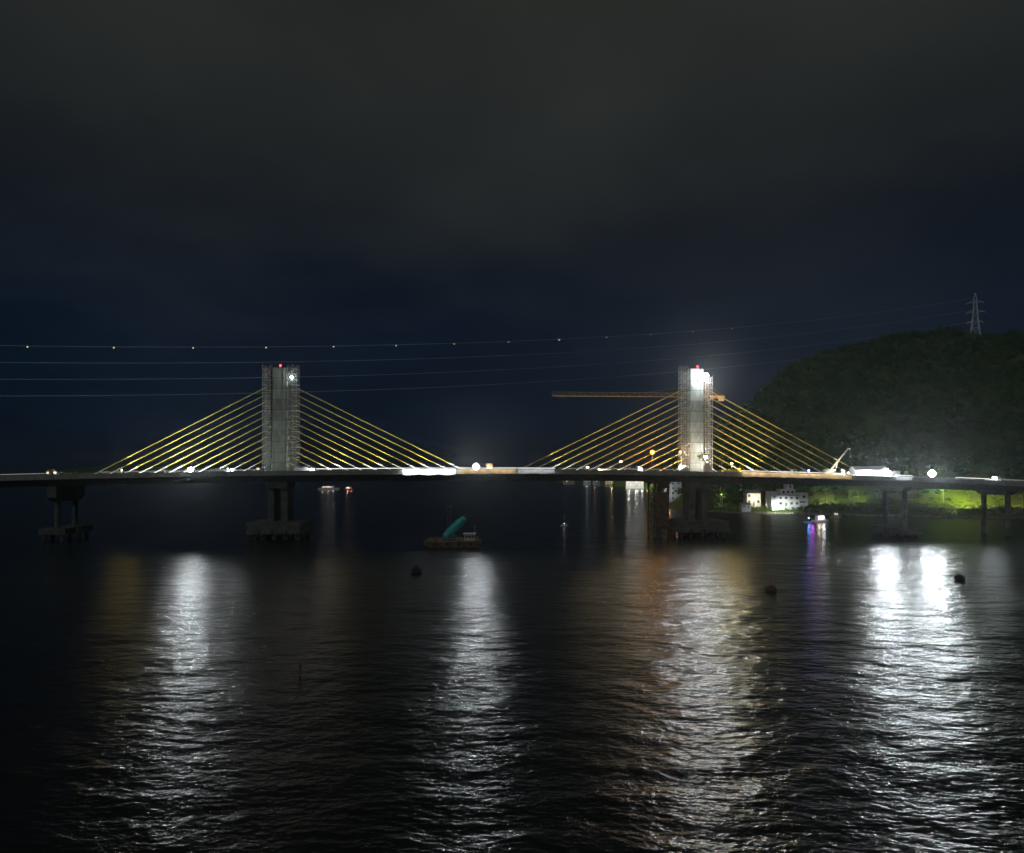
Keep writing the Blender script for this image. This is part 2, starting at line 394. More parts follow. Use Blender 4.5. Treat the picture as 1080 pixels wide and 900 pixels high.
def pylon(t0, top_dz):
    zb = DZ(t0); pb = MB()
    # tapered rectangular shaft with chamfered corners
    def ring(z, wx, wy, c=.5):
        x, y = wx/2, wy/2
        return [(t0-x+c, -y, z), (t0+x-c, -y, z), (t0+x, -y+c, z), (t0+x, y-c, z), (t0+x-c, y, z), (t0-x+c, y, z), (t0-x, y-c, z), (t0-x, -y+c, z)]
    pb.loft([ring(zb+.02, 6.2, 3.6), ring(zb+6, 6.0, 3.4), ring(zb+top_dz-1.2, 5.8, 3.2), ring(zb+top_dz, 5.8, 3.2)])
    py = pb.build('pylon', M['pylon'], br)
    g = MB(); g.box((t0+1.9, -1.86, zb+top_dz/2), (.5, .25, top_dz-1)); g.build('pilaster', M['pylon'], py)
    s = MB()
    for k in range(12):
        z = zb+top_dz*.09+k*2.85
        s.box((t0-3.05, 0, z), (.5, 1.0, 1.1)); s.box((t0+3.05, 0, z), (.5, 1.0, 1.1))
    s.each('anchor_box', M['pylon'], py)
    # substructure: two blade legs, stepped cap, piles
    pr = MB()
    for q in (-2.55, 2.55):
        pr.loft([[(t0+q-1.15, -w_, z), (t0+q+1.15, -w_, z), (t0+q+1.15, w_, z), (t0+q-1.15, w_, z)] for z, w_ in ((6.4, 4.0), (zb-5.6, 4.0))])
    pier = thing('pier', '', '', (0, 0, 0)); pier.parent = br; del pier['label'], pier['category']; pr.each('column', M['pier'], pier)
    cp = MB(); cp.box((t0, 0, 5.0), (20, 20, 2.8)); cp.box((t0, 0, 2.9), (21.5, 21.5, 1.4)); cp.build('pile_cap', M['pier'], pier)
    pl = MB()
    for i in range(5):
        for j in (-1, 0, 1): pl.tube((t0-8.4+i*4.2, j*8.2, -4), (t0-8.4+i*4.2, j*8.2, 2.25), .8, 10)
    pl.each('pile', M['pier'], pier)
    cb_ = MB(); cb_.box((t0, 0, zb-4.6), (7.8, 11.4, 2.3)); cb_.build('crosshead', M['pier'], pier)
    fd = MB()
    for sx in (-10.2, -5, 0, 5, 10.2): fd.box((t0+sx, -10.95, 2.6), (.5, .4, 2.2))
    fd.each('fender', M['rubber'], pier)
    return py
pylon(0, 40.6); pylon(TT, 41.6)

def side_pier(t0, o, cap, crosshead, capz=3.0):
    zb = DZ(t0)-3.45; pr = MB()
    for k in (-o, o): pr.tube((t0, k, -4 if not cap else capz+1.2), (t0, k, zb-(crosshead or 1.2)+.3), 1.0, 14)
    pier = thing('pier', '', '', (0, 0, 0)); pier.parent = br; del pier['label'], pier['category']; pr.each('column', M['pier'], pier)
    ch = crosshead or 1.2
    h = MB(); h.loft([[(t0-1.7, k, zb-ch+(1.5 if abs(k) > 8 else 0)), (t0+1.7, k, zb-ch+(1.5 if abs(k) > 8 else 0)), (t0+1.7, k, zb-.02), (t0-1.7, k, zb-.02)] for k in (-9.2, -6.8, 6.8, 9.2)])
    h.build('crosshead', M['pier'], pier)
    if cap:
        c = MB()
        for k in (-o, o): c.box((t0, k, capz), (9.5, 7.5, 2.4))
        c.each('pile_cap', M['pier'], pier)
        p = MB()
        for k in (-o, o):
            for a in (-3.2, 3.2):
                for b2 in (-2.4, 2.4): p.tube((t0+a, k+b2, -4), (t0+a, k+b2, capz-1.2), .7, 10)
        p.each('pile', M['pier'], pier)
side_pier(T(70, 0), 5.5, True, 5.6, 3.4)
side_pier(T(944, 0), 6.5, True, 0, 2.2)
side_pier(T(1050, 0), 6.5, False, 0)
side_pier(T(1175, 0), 6.5, False, 0)
side_pier(T(-60, 0), 5.5, True, 5.6, 3.4)

TOPZ = [34.4-2.78*k for k in range(12)]
def stays(t0):
    zb = DZ(t0)
    for sgn in (-1, 1):
        for k in range(12):
            a = Vector((t0+sgn*(LS-5.58*k), 0, 0)); a.z = DZ(a.x)+.3
            c = Vector((t0+sgn*3.2, 0, zb+TOPZ[k]))
            d = (c-a); L = d.length; d.normalize()
            m = MB(); m.path([a+d*(L*i/5)-Vector((0, 0, .35*math.sin(math.pi*i/5))) for i in range(1)]+[a+d*5.2, c], .19, 6)
            cab = m.build('stay_cable', M['yellow'], br)
            g = MB(); g.tube(a-d*.2, a+d*6.3, .25, 6); g.tube(a+d*6.3, a+d*6.6, .32, 6); g.build('guide_pipe', M['tubewhite'], cab)
            g = MB(); g.box((a.x, 0, DZ(a.x)+.2), (1.4, .9, .5)); g.build('anchor_block', M['conc'], cab)
stays(0); stays(TT)

# ------------------------------------------------------------ things on the bridge
def on_deck(name, label, cat, px, off, group=None, dz=.06):
    t = T(px, off); return thing(name, label, cat, BP(t, off, DZ(t)+dz), TH, group)

def scaffold(label, t0, w, d, top, off=0.0, nets=True):
    o = thing('scaffold_tower', label, 'scaffold', BP(t0, off, DZ(t0)+.01), TH, 'scaffold towers against the pylons')
    f = MB(); nxp = max(2, int(round(w/1.35))+1); xs = np.linspace(-w/2, w/2, nxp); ys = (-d/2, 0, d/2)
    for x in xs:
        for y in ys: f.tube((x, y, 0), (x, y, top+random.uniform(-.2, 1.0)), .085, 4)
    z = 2.0; lev = 0; p = MB()
    while z < top:
        for y in ys: f.tube((xs[0], y, z), (xs[-1], y, z), .06, 4); f.tube((xs[0], y, z-1.0), (xs[-1], y, z-1.0), .03, 3)
        for x in xs: f.tube((x, ys[0], z), (x, ys[-1], z), .045, 4)
        for i in range(len(xs)-1):
            a, b2 = (xs[i], xs[i+1]) if (lev+i) % 2 else (xs[i+1], xs[i]); f.tube((a, ys[0], z-2), (b2, ys[0], z), .035, 3)
        p.box((0, 0, z+.07), (w-.15, d-.2, .06)); z += 2.0; lev += 1
    f.build('frame', M['galv'], o); p.build('platform', M['plank'], o)
    l = MB(); z = 0.2; s = 1
    while z < top-2: l.tube((s*(w/2-.4), 0.3, z), (-s*(w/2-.4), .3, z+2), .09, 4); s = -s; z += 2
    l.build('ladder', M['galv'], o)
    if nets:
        n = MB(); n.poly([(-w/2, -d/2-.08, 0.3), (w/2, -d/2-.08, 0.3), (w/2, -d/2-.08, top-3), (-w/2, -d/2-.08, top-3)], [(0, 1, 2, 3)]); n.build('safety_net', M['net'], o)
    return o
scaffold('narrow netted scaffold tower on the left face of the dim pylon', -4.85, 2.9, 4.4, 41)
scaffold('wide scaffold stair tower on the right face of the dim pylon', 5.0, 3.3, 4.4, 41.5)
scaffold('narrow dark scaffold tower on the left face of the floodlit pylon', TT-4.75, 2.8, 4.4, 42)
scaffold('scaffold tower on the right face of the brightly lit floodlit pylon', TT+4.75, 2.8, 4.4, 39, nets=False)

# flood lamps --------------------------------------------------------
def flood(label, px, py, power, color=WHITE, off=-7.6, radius=.55, emat='e_white', kind='mast', group='work floodlights on the bridge', size=1.0, power_light=True, t=None, z=None, globe=None, up=None, spot=None):
    if globe: off = max(off, -7.5+globe+.03+radius*1.05)
    t = T(px, off) if t is None else t; z = DZ(t)+up if up else z; zz = ZPY(t, off, py) if z is None else z; base = DZ(t)+.06; h = max(zz-base, .3)
    o = thing('floodlight', label, 'floodlight', BP(t, off, base), TH, group)
    s = MB(); s.tube((0, .35*size, 0), (0, .35*size, h+.3*size), .05*size, 6)
    for a in range(3): s.tube((0, .35*size, min(.5, h)*.9), (.5*size*math.cos(a*2.1), .35*size+.5*size*math.sin(a*2.1), .02), .03*size, 4)
    s.build('stand', M['galv'], o)
    hb = MB(); hb.box((0, .42*size, h), (1.3*size, .14, .8*size)); hb.build('housing', M['steel'], o)
    le = MB()
    if globe: le.ball((0, 0, h+globe*.35), globe, 16, 10); le.build('glare_globe', M[emat], o, smooth=True)  # glowing ball put in for the floodlight's glare
    else: le.box((0, .33*size, h), (1.2*size, .03, .7*size)); le.build('lens', M[emat], o)
    if power_light: light(o, (0, -(globe or 0)-.03-radius*(1.05 if globe else .3), h), power, color, radius, spot, (0, -1, -.30) if spot else None, blend=.25)
    return o
flood('bright white floodlight at the parapet left of the dim pylon', 201, 495, 20000, globe=.85, up=1.45, radius=.4)
flood('smaller white floodlight between the dim pylon and the brightest left floodlight', 245, 496, 1700, radius=.3, size=.7, globe=.4)
flood('glaring white floodlight at midspan beside the small orange container', 502, 494.0, 32000, globe=1.15, up=1.5, radius=.4)
flood('large white floodlight in front of the white site tents near the right end', 934, 496, 38000, radius=.6, size=1.2, globe=1.25, up=2.2, spot=155)
flood('added low white fill lamp between the parapet and the two white site tents', 916, 500, 16000, off=-7.6, radius=.25, size=.5, up=.55)  # extra lamp added below the parapet to brighten the tents
flood('added low white fill lamp beside the long sheeted stack at the foot of the dim pylon', 331, 496, 2600, off=-8.35, radius=.15, size=.4, up=.5)  # added lamp, not seen there, whitens the sheeted stack
flood('glaring single white floodlight at the right end of the bridge', 983, 501.5, 36000, radius=.6, size=1.2, globe=1.3, up=2.2, spot=155)
flood('sodium orange floodlight on a tall stand left of the floodlit pylon', 688, 478, 3400, SOD, off=-2.5, radius=.4, emat='e_orange', globe=.9)
flood('pinkish orange lamp on a stand touching the scaffold of the floodlit pylon', 717.5, 477, 1500, (1, .5, .25), off=-4.5, radius=.35, emat='e_orange', globe=.45)
flood('white work lamp at the foot of the floodlit pylon on its right side', 744.5, 482, 5200, (1, .97, .9), off=-4.6, radius=.4)
flood('low white lamp at the foot of the scaffold left of the floodlit pylon', 721, 492, 1800, (1, .95, .85), off=-5.5, radius=.3, size=.7)
flood('warm white lamp among the deck gear left of the orange floodlight', 655, 487, 1300, WARM, off=-3, radius=.25, size=.8, emat='e_warm')
flood('yellowish lamp low on the deck farthest left of the floodlit pylon', 620, 493, 1200, WARM, off=-5, radius=.25, size=.7, emat='e_warm')
flood('warm yellow lamp over the left end of the left fan of cables', 128, 496, 800, (1, .72, .2), radius=.2, size=.5, emat='e_warm')
flood('warm yellow lamp behind the yellow flatbed truck', 772, 489, 5200, (1, .75, .25), off=-7.2, radius=.25, size=.6, emat='e_warm')
flood('dim warm lamp right of the dim pylon beside the white sheeted stack', 346, 494.5, 600, WARM, radius=.2, size=.5, emat='e_warm')
flood('small white lamp on the deck near the right fan end beside the mobile crane', 895, 499, 2500, WHITE, radius=.2, size=.5)
flood('small white lamp beside the pick-up truck at the far right of the deck', 1048, 503.5, 2500, WHITE, radius=.22, size=.6)
# pylon-top lamps
o = thing('floodlight', 'blinding white floodlight cluster on top of the floodlit pylon', 'floodlight', BP(TT+2.2, -2.2, DZ(TT)+36.2), TH, 'floodlights on the pylon tops')
s = MB(); s.box((0, .5, 0), (1.2, 1.2, .12)); s.tube((0, .3, 0), (0, .3, 2.2), .08, 6); s.build('bracket', M['galv'], o)
h = MB(); h.box((0, .22, 1.6), (3.2, .2, 2.4)); h.build('housing', M['steel'], o)
h = MB(); [h.box((x, .10, 1.6+zz), (1.4, .04, 1.0)) for x in (-.8, .8) for zz in (-.6, .6)]; h.each('lens', M['e_white'], o)
light(o, (.6, -1.6, 1.8), 72000, WHITE, 1.0, 104, (-.08, -1, -.36), blend=.35); light(o, (.2, -1.2, 1.6), 12000, WHITE, .5)
h = MB(); h.ball((.9, -.9, 2.3), 1.15, 14, 8); h.build('glare_globe', M['e_white'], o, smooth=True)  # added glowing ball in place of the lamp's bloom
o = thing('floodlight', 'small white floodlight on top of the scaffold of the dim pylon', 'floodlight', BP(4.9, -2.6, DZ(0)+36.2), TH, 'floodlights on the pylon tops')
s = MB(); s.tube((0, .2, -1), (0, .2, 1), .05, 6); s.build('bracket', M['galv'], o)
h = MB(); h.box((0, .1, .6), (1.1, .15, .8)); h.build('housing', M['steel'], o)
h = MB(); h.box((0, .0, .6), (1.0, .03, .7)); h.build('lens', M['e_white'], o)
light(o, (0, -.5, .5), 420, WHITE, .3)
for lab, t0, dzt in (('red aircraft warning lamp on top of the dim pylon', -.1, 40.62), ('red aircraft warning lamp on top of the floodlit pylon', TT+.9, 41.62)):
    o = thing('warning_lamp', lab, 'warning lamp', BP(t0, 0, DZ(t0)+dzt), TH, 'red warning lamps on the pylons')
    s = MB(); s.tube((0, 0, 0), (0, 0, .7), .12, 8); s.build('stem', M['galv'], o)
    s = MB(); s.ball((0, 0, 1.0), .42); s.build('globe', M['e_red'], o)
    light(o, (0, -.5, 1.0), 420, (1, .03, .04), .3)
# uplights hidden behind the parapet that wash pylons and cables
ul = []
def uplight(t, off, power, color, aim, spot=125):
    o = thing('uplight', '', 'uplight', BP(t, off, DZ(t)+.06), TH, 'uplights washing the cables and pylons')
    s = MB(); s.box((0, 0, .12), (.5, .4, .2)); s.build('housing', M['steel'], o)
    s = MB(); s.tube((0, 0, .22), (0, 0, .3), .16, 10); s.build('lens', M['e_warm'], o)
    light(o, (0, 0, .5), power, color, .18, spot, aim); ul.append(o); return o
names = ['first', 'second', 'third', 'fourth', 'fifth', 'sixth', 'seventh', 'eighth']
for side, t0 in (('dim', 0), ('floodlit', TT)):
    q = 0
    for sx in (-58, -40, -24, -10, 10, 24, 40, 58):
        pw = 9000 if abs(sx) > 12 else (125000 if side == 'dim' else 11000)
        c = (.96, 1, .72) if abs(sx) > 12 else (.97, 1, .86)
        if side == 'floodlit': pw *= .8 if sx < 0 else 1.25
        u = uplight(t0+sx, -7.4, pw, c, (-sx*.32, 7, 15 if abs(sx) > 12 else 26))
        u['label'] = 'low uplight behind the parapet, %s from the left under the %s pylon\'s cables' % (names[q], side); q += 1

# added glowing strips that stand in for the lit parapet edge; lit sheets ------------------
def strip(px0, px1, lab, power, color, sheet=None, sheetlab=None, drop=1.7, emat='e_strip', th=.10):
    t0, t1 = T(px0, -10), T(px1, -10); n = max(2, int((t1-t0)/4)+1); tsx = np.linspace(t0, t1, n)
    tm = (t0+t1)/2; zb = DZ(tm)
    o = thing('glow_strip', lab, 'light strip', BP(tm, 0, zb), TH, 'added glow strips along the parapet')
    tb_ = MB(); tb_.path([(t-tm, -8.86, DZ(t)-zb+1.42) for t in tsx], th, 6); tb_.build('tube', M[emat], o)
    br_ = MB()
    for t in tsx: br_.tube((t-tm, -8.86, DZ(t)-zb+.8), (t-tm, -8.86, DZ(t)-zb+1.36), .04, 4)
    br_.build('bracket', M['galv'], o)
    if sheet:
        s = thing('hung_sheet', sheetlab, 'sheet', BP(tm, 0, zb), TH, 'sheets hung over the bridge edge')
        mb_ = MB(); k = max(4, int((t1-t0)/1.2)); a = np.linspace(t0+.2, t1-.2, k)
        def ring(t, i):
            w_ = .06*math.sin(i*1.9)+.04*math.sin(i*.7); top = DZ(t)-zb+.86; yb = -9.08-.05+w_
            return [(t-tm, -9.03, top), (t-tm, yb, top-drop*(1+.08*math.sin(i*1.1))), (t-tm, yb-.05, top-drop*(1+.08*math.sin(i*1.1))), (t-tm, -9.10, top+.03)]
        mb_.loft([ring(t, i) for i, t in enumerate(a)]); mb_.build('sheet', M[sheet], s)
        r_ = MB(); r_.tube((t0-tm+.2, -9.06, DZ(t0)-zb+.92), (t1-tm-.2, -9.06, DZ(t1)-zb+.92), .04, 5); r_.build('rod', M['galv'], s)
        # added area lights on invented outriggers, brightening the sheet
        seg = max(1, int(round((t1-t0)/12))); ar = MB()
        for i in range(seg):
            tt = t0+(t1-t0)*(i+.5)/seg
            d = bpy.data.lights.new('sheet_fill', 'AREA'); d.shape = 'RECTANGLE'; d.size = (t1-t0)/seg*.95; d.size_y = .12; d.energy = power*K/seg; d.color = color
            l = bpy.data.objects.new('sheet_fill', d); col.objects.link(l); l.parent = o; l.location = (tt-tm, -10.2, DZ(tt)-zb+1.15)
            l.rotation_euler = Vector((0, 1.1, -1.3)).to_track_quat('-Z', 'Y').to_euler()
            for e_ in (-.45, .45):
                q = tt+(t1-t0)/seg*e_; ar.tube((q-tm, -8.86, DZ(q)-zb+1.2), (q-tm, -10.2, DZ(q)-zb+1.2), .035, 4)
            ar.box((tt-tm, -10.25, DZ(tt)-zb+1.24), ((t1-t0)/seg*.95, .16, .1))
        ar.build('outrigger', M['galv'], o)
strip(333, 424, 'thin white added glow strip on the parapet right of the dim pylon', 0, WHITE)
strip(424, 481, 'bright added glow strip over the white sheeting near midspan', 1300, WHITE, 'tarp', 'bright white sheeting hung over the parapet left of midspan', 2.0, emat='e_strip')
strip(482, 545, 'warm added glow strip across the middle of the span', 260, WARM, 'beigepanel', 'warm lit beige sheeting under the floodlight at midspan', 1.6)
strip(546, 586, 'dim added glow strip at the left end of the right fan of cables', 80, WHITE, 'tarp', 'dim grey white sheeting right of the midspan container', 1.5)
strip(783, 900, 'long warm added glow strip on the parapet right of the floodlit pylon', 650, WARM, 'beigepanel', 'long beige sheeting on the parapet below the right fan of cables', 1.7)
strip(946, 964, 'short bright added glow strip between the two big floodlights', 60, WHITE, 'tarp', 'short white sheet between the two big floodlights', 1.2)
strip(1010, 1046, 'thin white added glow strip left of the pick-up truck', 0, WHITE)
strip(1052, 1130, 'thin pinkish added glow strip at the right edge of the bridge', 0, WARM, emat='e_dim', th=.06)
strip(104, 196, 'thin added glow strip under the outer left cables', 0, WHITE, emat='e_dim', th=.05)
strip(206, 272, 'thin added glow strip under the inner left cables beside the dim pylon', 0, WHITE, emat='e_dim', th=.04)
strip(590, 712, 'thin added glow strip under the left cables of the floodlit pylon', 0, WARM, emat='e_dim', th=.04)
strip(-30, 46, 'thin added glow strip at the left end of the bridge', 0, WARM, emat='e_dim', th=.05)

# site cabins / containers ------------------------------------------
def cabin(label, px, off, L, D, H, mname, cat='container', win=None, door=True, roof=None, name='site_cabin'):
    o = on_deck(name, label, cat, px, off)
    b_ = MB(); b_.box((0, 0, H/2), (L, D, H))
    n = int(L/.6)
    for i in range(n): b_.box((-L/2+(i+.5)*L/n, -D/2-.03, H/2), (L/n*.5, .06, H*.86))
    b_.build('shell', M[mname], o)
    f = MB()
    for x in (-L/2, L/2):
        for y in (-D/2, D/2): f.box((x, y, H/2), (.16, .16, H+.06))
    f.each('corner_post', M['steel'], o)
    if door: d_ = MB(); d_.box((L/2-.75, -D/2-.09, 1.0), (.9, .06, 1.9)); dd = d_.build('door', M['frame'], o); k = MB(); k.box((L/2-1.1, -D/2-.15, 1.0), (.06, .06, .15)); k.build('handle', M['steel'], dd)
    if win: w_ = MB(); w_.box((-L/4, -D/2-.09, 1.55), (1.1, .05, .8)); ww = w_.build('window', M[win], o); k = MB(); [k.box((-L/4+x, -D/2-.13, 1.55), (.06, .05, .86)) for x in (-.55, 0, .55)]; k.build('frame', M['frame'], ww)
    if roof: r_ = MB(); r_.loft([[(-L/2-.2, -D/2-.2, H+.05), (-L/2-.2, D/2+.2, H+.05), (-L/2-.2, 0, H+roof)], [(L/2+.2, -D/2-.2, H+.05), (L/2+.2, D/2+.2, H+.05), (L/2+.2, 0, H+roof)]]); r_.build('roof', M[mname], o)
    return o
cabin('small orange lit container right of the midspan floodlight', 516.5, -5.5, 2.4, 2.2, 3.0, 'orangepaint', win='e_win')
cabin('warm lit site cabin left of the dim pylon', 275, -6, 2.6, 2.2, 2.0, 'beigewall', 'cabin', win='e_win')
cabin('small orange and brown cabin near the left end of the deck', 54, -6, 2.0, 2.0, 2.8, 'orangepaint', 'cabin', win='e_win')
cabin('pale box container beside the orange cabin at the left end', 61.5, -6, 2.2, 2.0, 1.9, 'white', win='e_winw', door=False)
cabin('low peach coloured container behind the left pier', 71, -6, 2.2, 2.0, 1.5, 'orangepaint', door=False)
cabin('wide white site tent left of the large right floodlight', 908, -3.5, 7, 5, 3.0, 'tarp', 'tent', door=False, roof=1.5, name='site_tent')
cabin('tall white site tent behind the large right floodlight', 924, -3.5, 6.4, 5, 3.2, 'tarp', 'tent', door=False, roof=1.6, name='site_tent')
cabin('grey white cabin at the right side of the site tents', 943, -4.5, 3.6, 2.4, 3.0, 'white', 'cabin', win='glass')
# sheeted stacks by the pylons
def stack(label, px, off, L, D, H, mname):
    o = on_deck('covered_stack', label, 'material stack', px, off)
    b_ = MB(); n = 9
    secs = []
    for i in range(n):
        x = -L/2+L*i/(n-1); hh = H*(1+.09*math.sin(i*1.7)); e_ = .8 if i in (0, n-1) else 1
        secs.append([(x, -D/2, 0.15), (x, -D/2*.94, hh*.8*e_), (x, -D/4, hh*e_), (x, D/4, hh*e_), (x, D/2*.94, hh*.8*e_), (x, D/2, .15)])
    b_.loft(secs); b_.build('cover', M[mname], o)
    s = MB()
    for x in (-L*.3, 0, L*.3): s.box((x, 0, .08), (.2, D, .14))
    s.build('pallet', M['plank'], o)
stack('long white sheeted stack at the foot of the dim pylon on its right', 321, -7.3, 7.6, 1.4, 2.3, 'tarp')
stack('bright white sheeted stack at the foot of the floodlit pylon on its left', 721, -5.0, 3.4, 2.0, 3.2, 'tarp')
stack('tall white sheeted stack at the foot of the floodlit pylon on its right', 746, -6.2, 2.6, 1.6, 4.4, 'tarp')
stack('low grey stack between the yellowish lamp and the warm lamp', 637, -6, 5, 2, 1.5, 'beigepanel')

def truck(label, px, off, bodymat, bed='flat', L=6.5, rz=0, name='flatbed_truck', cat='truck', load=None):
    o = on_deck(name, label, cat, px, off); o.rotation_euler.z += rz; h = 1.0
    c = MB(); c.box((0, 0, .75), (L, 1.0, .22)); c.build('chassis', M['steel'], o)
    c = MB(); x0 = L/2-.9
    ring = [(-.9, .7), (.85, .7), (.9, 1.5), (.55, 2.3), (-.9, 2.35)]
    c.loft([[(x0+a, s_, z) for a, z in ring] for s_ in (-1.05, 1.05)]); cb2 = c.build('cab', M[bodymat], o)
    g = MB(); g.poly([(x0+.905, -.9, 1.5), (x0+.905, .9, 1.5), (x0+.57, .9, 2.22), (x0+.57, -.9, 2.22)], [(0, 1, 2, 3)]); g.box((x0+.0, -1.07, 1.85), (.95, .04, .6)); g.build('window', M['glass'], cb2)
    b_ = MB(); b_.box((-.95, 0, 1.0), (L-2.1, 2.2, .18))
    if bed != 'none':
        for y in (-1.08, 1.08): b_.box((-.95, y, 1.3), (L-2.1, .06, .45))
        b_.box((-L/2+.12, 0, 1.3), (.06, 2.2, .45))
    b_.build('bed', M[bodymat], o)
    if load: l_ = MB(); [l_.box((-.95+x, 0, 1.5+.25*k), (1.3, 1.8, .5)) for x, k in ((-1.5, 0), (0, 1), (1.4, 0))]; l_.build('load', M[load], o)
    for x in (-L/2+1.1, -L/2+2.2, L/2-1.0) if L > 6 else (-L/2+.9, L/2-.9):
        for y in (-.98, .98):
            w_ = MB(); w_.tube((x, y-.14, .48), (x, y+.14, .48), .48, 14); wh = w_.build('wheel', M['rubber'], o)
            w_ = MB(); w_.tube((x, y-.15, .48), (x, y+.15, .48), .24, 10); w_.build('rim', M['galv'], wh)
    for y in (-.8, .8):
        w_ = MB(); w_.box((x0+.92, y, .95), (.06, .26, .18)); w_.build('headlight', M['e_warm'] if name != 'pickup_truck' else M['e_winw'], o)
    return o
truck('yellow flatbed truck with a load parked right of the floodlit pylon', 773, -6.6, 'yellowpaint', L=8.5, load='yellowpaint')
truck('white pick-up truck at the far right of the deck', 1047, -6.5, 'white', L=5.0, name='pickup_truck')
truck('white truck carrying crates below the right fan of cables', 830, -6.2, 'white', L=7, load='plank')
truck('dark truck parked below the left cables of the floodlit pylon', 668, -6.0, 'greywall', L=7, load='beigepanel')
truck('grey truck parked below the inner left cables of the dim pylon', 232, -6.0, 'greywall', L=6.4, load='plank')
# blue beacon
o = on_deck('beacon', 'blue beacon glowing on the deck left of the mobile crane', 'beacon', 853, -8.2)
s = MB(); s.tube((0, 0, 0), (0, 0, 1.9), .05, 6); s.build('post', M['galv'], o); s = MB(); s.ball((0, 0, 2.1), .35); s.build('globe', M['e_blue'], o)
light(o, (0, -.1, 2.1), 900, (.08, .3, 1), .38)

# mobile crane -------------------------------------------------------
o = on_deck('mobile_crane', 'cream mobile crane with raised boom near the end of the right cables', 'crane', 878, -5.0)
c = MB(); c.box((0, 0, 1.0), (8.5, 2.6, .5)); c.box((-2.8, 0, 1.5), (2.2, 2.4, .6)); c.build('carrier', M['cream'], o)
for x in (-3.3, -1.6, 1.6, 3.3):
    for y in (-1.1, 1.1): w_ = MB(); w_.tube((x, y-.2, .55), (x, y+.2, .55), .55, 14); w_.build('wheel', M['rubber'], o)
c = MB(); c.box((3.6, -.6, 2.0), (1.2, 1.2, 1.5)); c.build('cab', M['cream'], o)
g = MB(); g.box((3.62, -1.22, 2.2), (.9, .04, .7)); g.build('window', M['glass'], o)
c = MB(); c.box((-1.2, .2, 2.2), (3.4, 2.0, 1.6)); c.box((-2.9, .2, 2.0), (.9, 2.3, 1.3)); c.build('turntable', M['cream'], o)
bm = MB(); p0 = Vector((-.8, -.4, 2.8)); p1 = Vector((6.2, -.4, 11.2))
d = (p1-p0)
for a, b2, r in ((0, .45, .42), (.45, .75, .33), (.75, 1, .25)): bm.tube(p0+d*a, p0+d*b2, r*1.1, 4)
boom = bm.build('boom', M['cream'], o)
c = MB(); c.tube((.9, -.4, 2.2), p0+d*.38, .16, 8); c.build('ram', M['galv'], o)
c = MB(); c.tube(p1, p1+Vector((.8, 0, -.3)), .12, 5); c.tube(p1+Vector((.8, 0, -.3)), p1+Vector((.8, 0, -3.0)), .03, 4); c.box(p1+Vector((.8, 0, -3.3)), (.3, .25, .6)); c.build('hook', M['galv'], o)
for x in (-3.8, 3.0):
    c = MB(); c.tube((x, -1.2, .9), (x, -2.3, .9), .12, 5); c.tube((x, -2.3, .9), (x, -2.3, .1), .08, 5); c.box((x, -2.3, .06), (.5, .5, .1)); c.build('outrigger', M['steel'], o)

# small gear on the deck: barrels, drums, people-high boxes
gear = [(112, 'cable drum lying near the first left cable', 'drum'), (143, 'cable drum under the outer left cables', 'drum'), (172, 'crate left of the bright left floodlight', 'crate'),
        (222, 'cable drum right of the bright left floodlight', 'drum'), (262, 'crate left of the warm cabin at the dim pylon', 'crate'), (548, 'crate at the first cable of the right fan', 'crate'),
        (566, 'cable drum right of midspan', 'drum'), (600, 'crate left of the yellowish lamp', 'crate'), (648, 'cable drum beside the warm lamp', 'drum'), (700, 'crate between the orange floodlight and the scaffold', 'crate'),
        (798, 'cable drum right of the yellow truck', 'drum'), (812, 'crate left of the white truck', 'crate'), (846, 'cable drum left of the blue beacon', 'drum'), (862, 'crate right of the blue beacon', 'crate'),
        (36, 'crate left of the orange cabin at the left end', 'crate'), (80, 'cable drum right of the peach container', 'drum')]
for px, lab, k in gear:
    if k == 'drum':
        o = on_deck('cable_drum', lab, 'cable drum', px, -7.4, 'cable drums on the deck')
        s = MB(); s.tube((0, -.45, 1.0), (0, -.37, 1.0), 1.0, 16); s.tube((0, .37, 1.0), (0, .45, 1.0), 1.0, 16); s.each('flange', M['plank'], o)
        s = MB(); s.tube((0, -.36, 1.0), (0, .36, 1.0), .62, 12); s.build('coil', M['yellow'], o)
    else:
        o = on_deck('crate', lab, 'crate', px, -7.3, 'crates on the deck')
        s = MB(); s.box((0, 0, .75), (1.5, 1.0, 1.5)); s.build('box', M['plank'], o)
        s = MB(); [s.box((x, -.53, .75), (.1, .05, 1.54)) for x in (-.7, 0, .7)]; [s.box((0, -.55, z), (1.56, .04, .1)) for z in (.1, 1.4)]; s.build('batten', M['beigepanel'], o)

# tower crane --------------------------------------------------------
tc0 = T(745.5, 6.5)
o = thing('tower_crane', 'orange tower crane behind the floodlit pylon with its long jib pointing left', 'crane', BP(tc0, 6.5, DZ(tc0)), TH)
zt = ZPY(tc0, 6.5, 419)-DZ(tc0)
m = MB(); m.truss((0, 0, 0), (0, 0, zt-1), 1.8, 1.8, 2.2, .12, up=Vector((0, 1, 0))); m.build('mast', M['crane'], o)
Lj = (T(745.5, 6.5)-T(583, 6.5))
m = MB(); m.truss((-1, 0, zt), (-Lj, 0, zt+.15), 1.4, 1.6, 2.2, .10, tri=True); m.build('jib', M['crane'], o)
m = MB(); m.truss((1, 0, zt), (7.2, 0, zt), 1.6, .9, 1.5, .11); m.box((4, 0, zt+.1), (6, 1.4, .08)); m.build('counter_jib', M['crane'], o)
m = MB(); m.box((5.8, 0, zt-.5), (2.0, 1.7, 2.2)); m.build('counterweight', M['beigewall'], o)
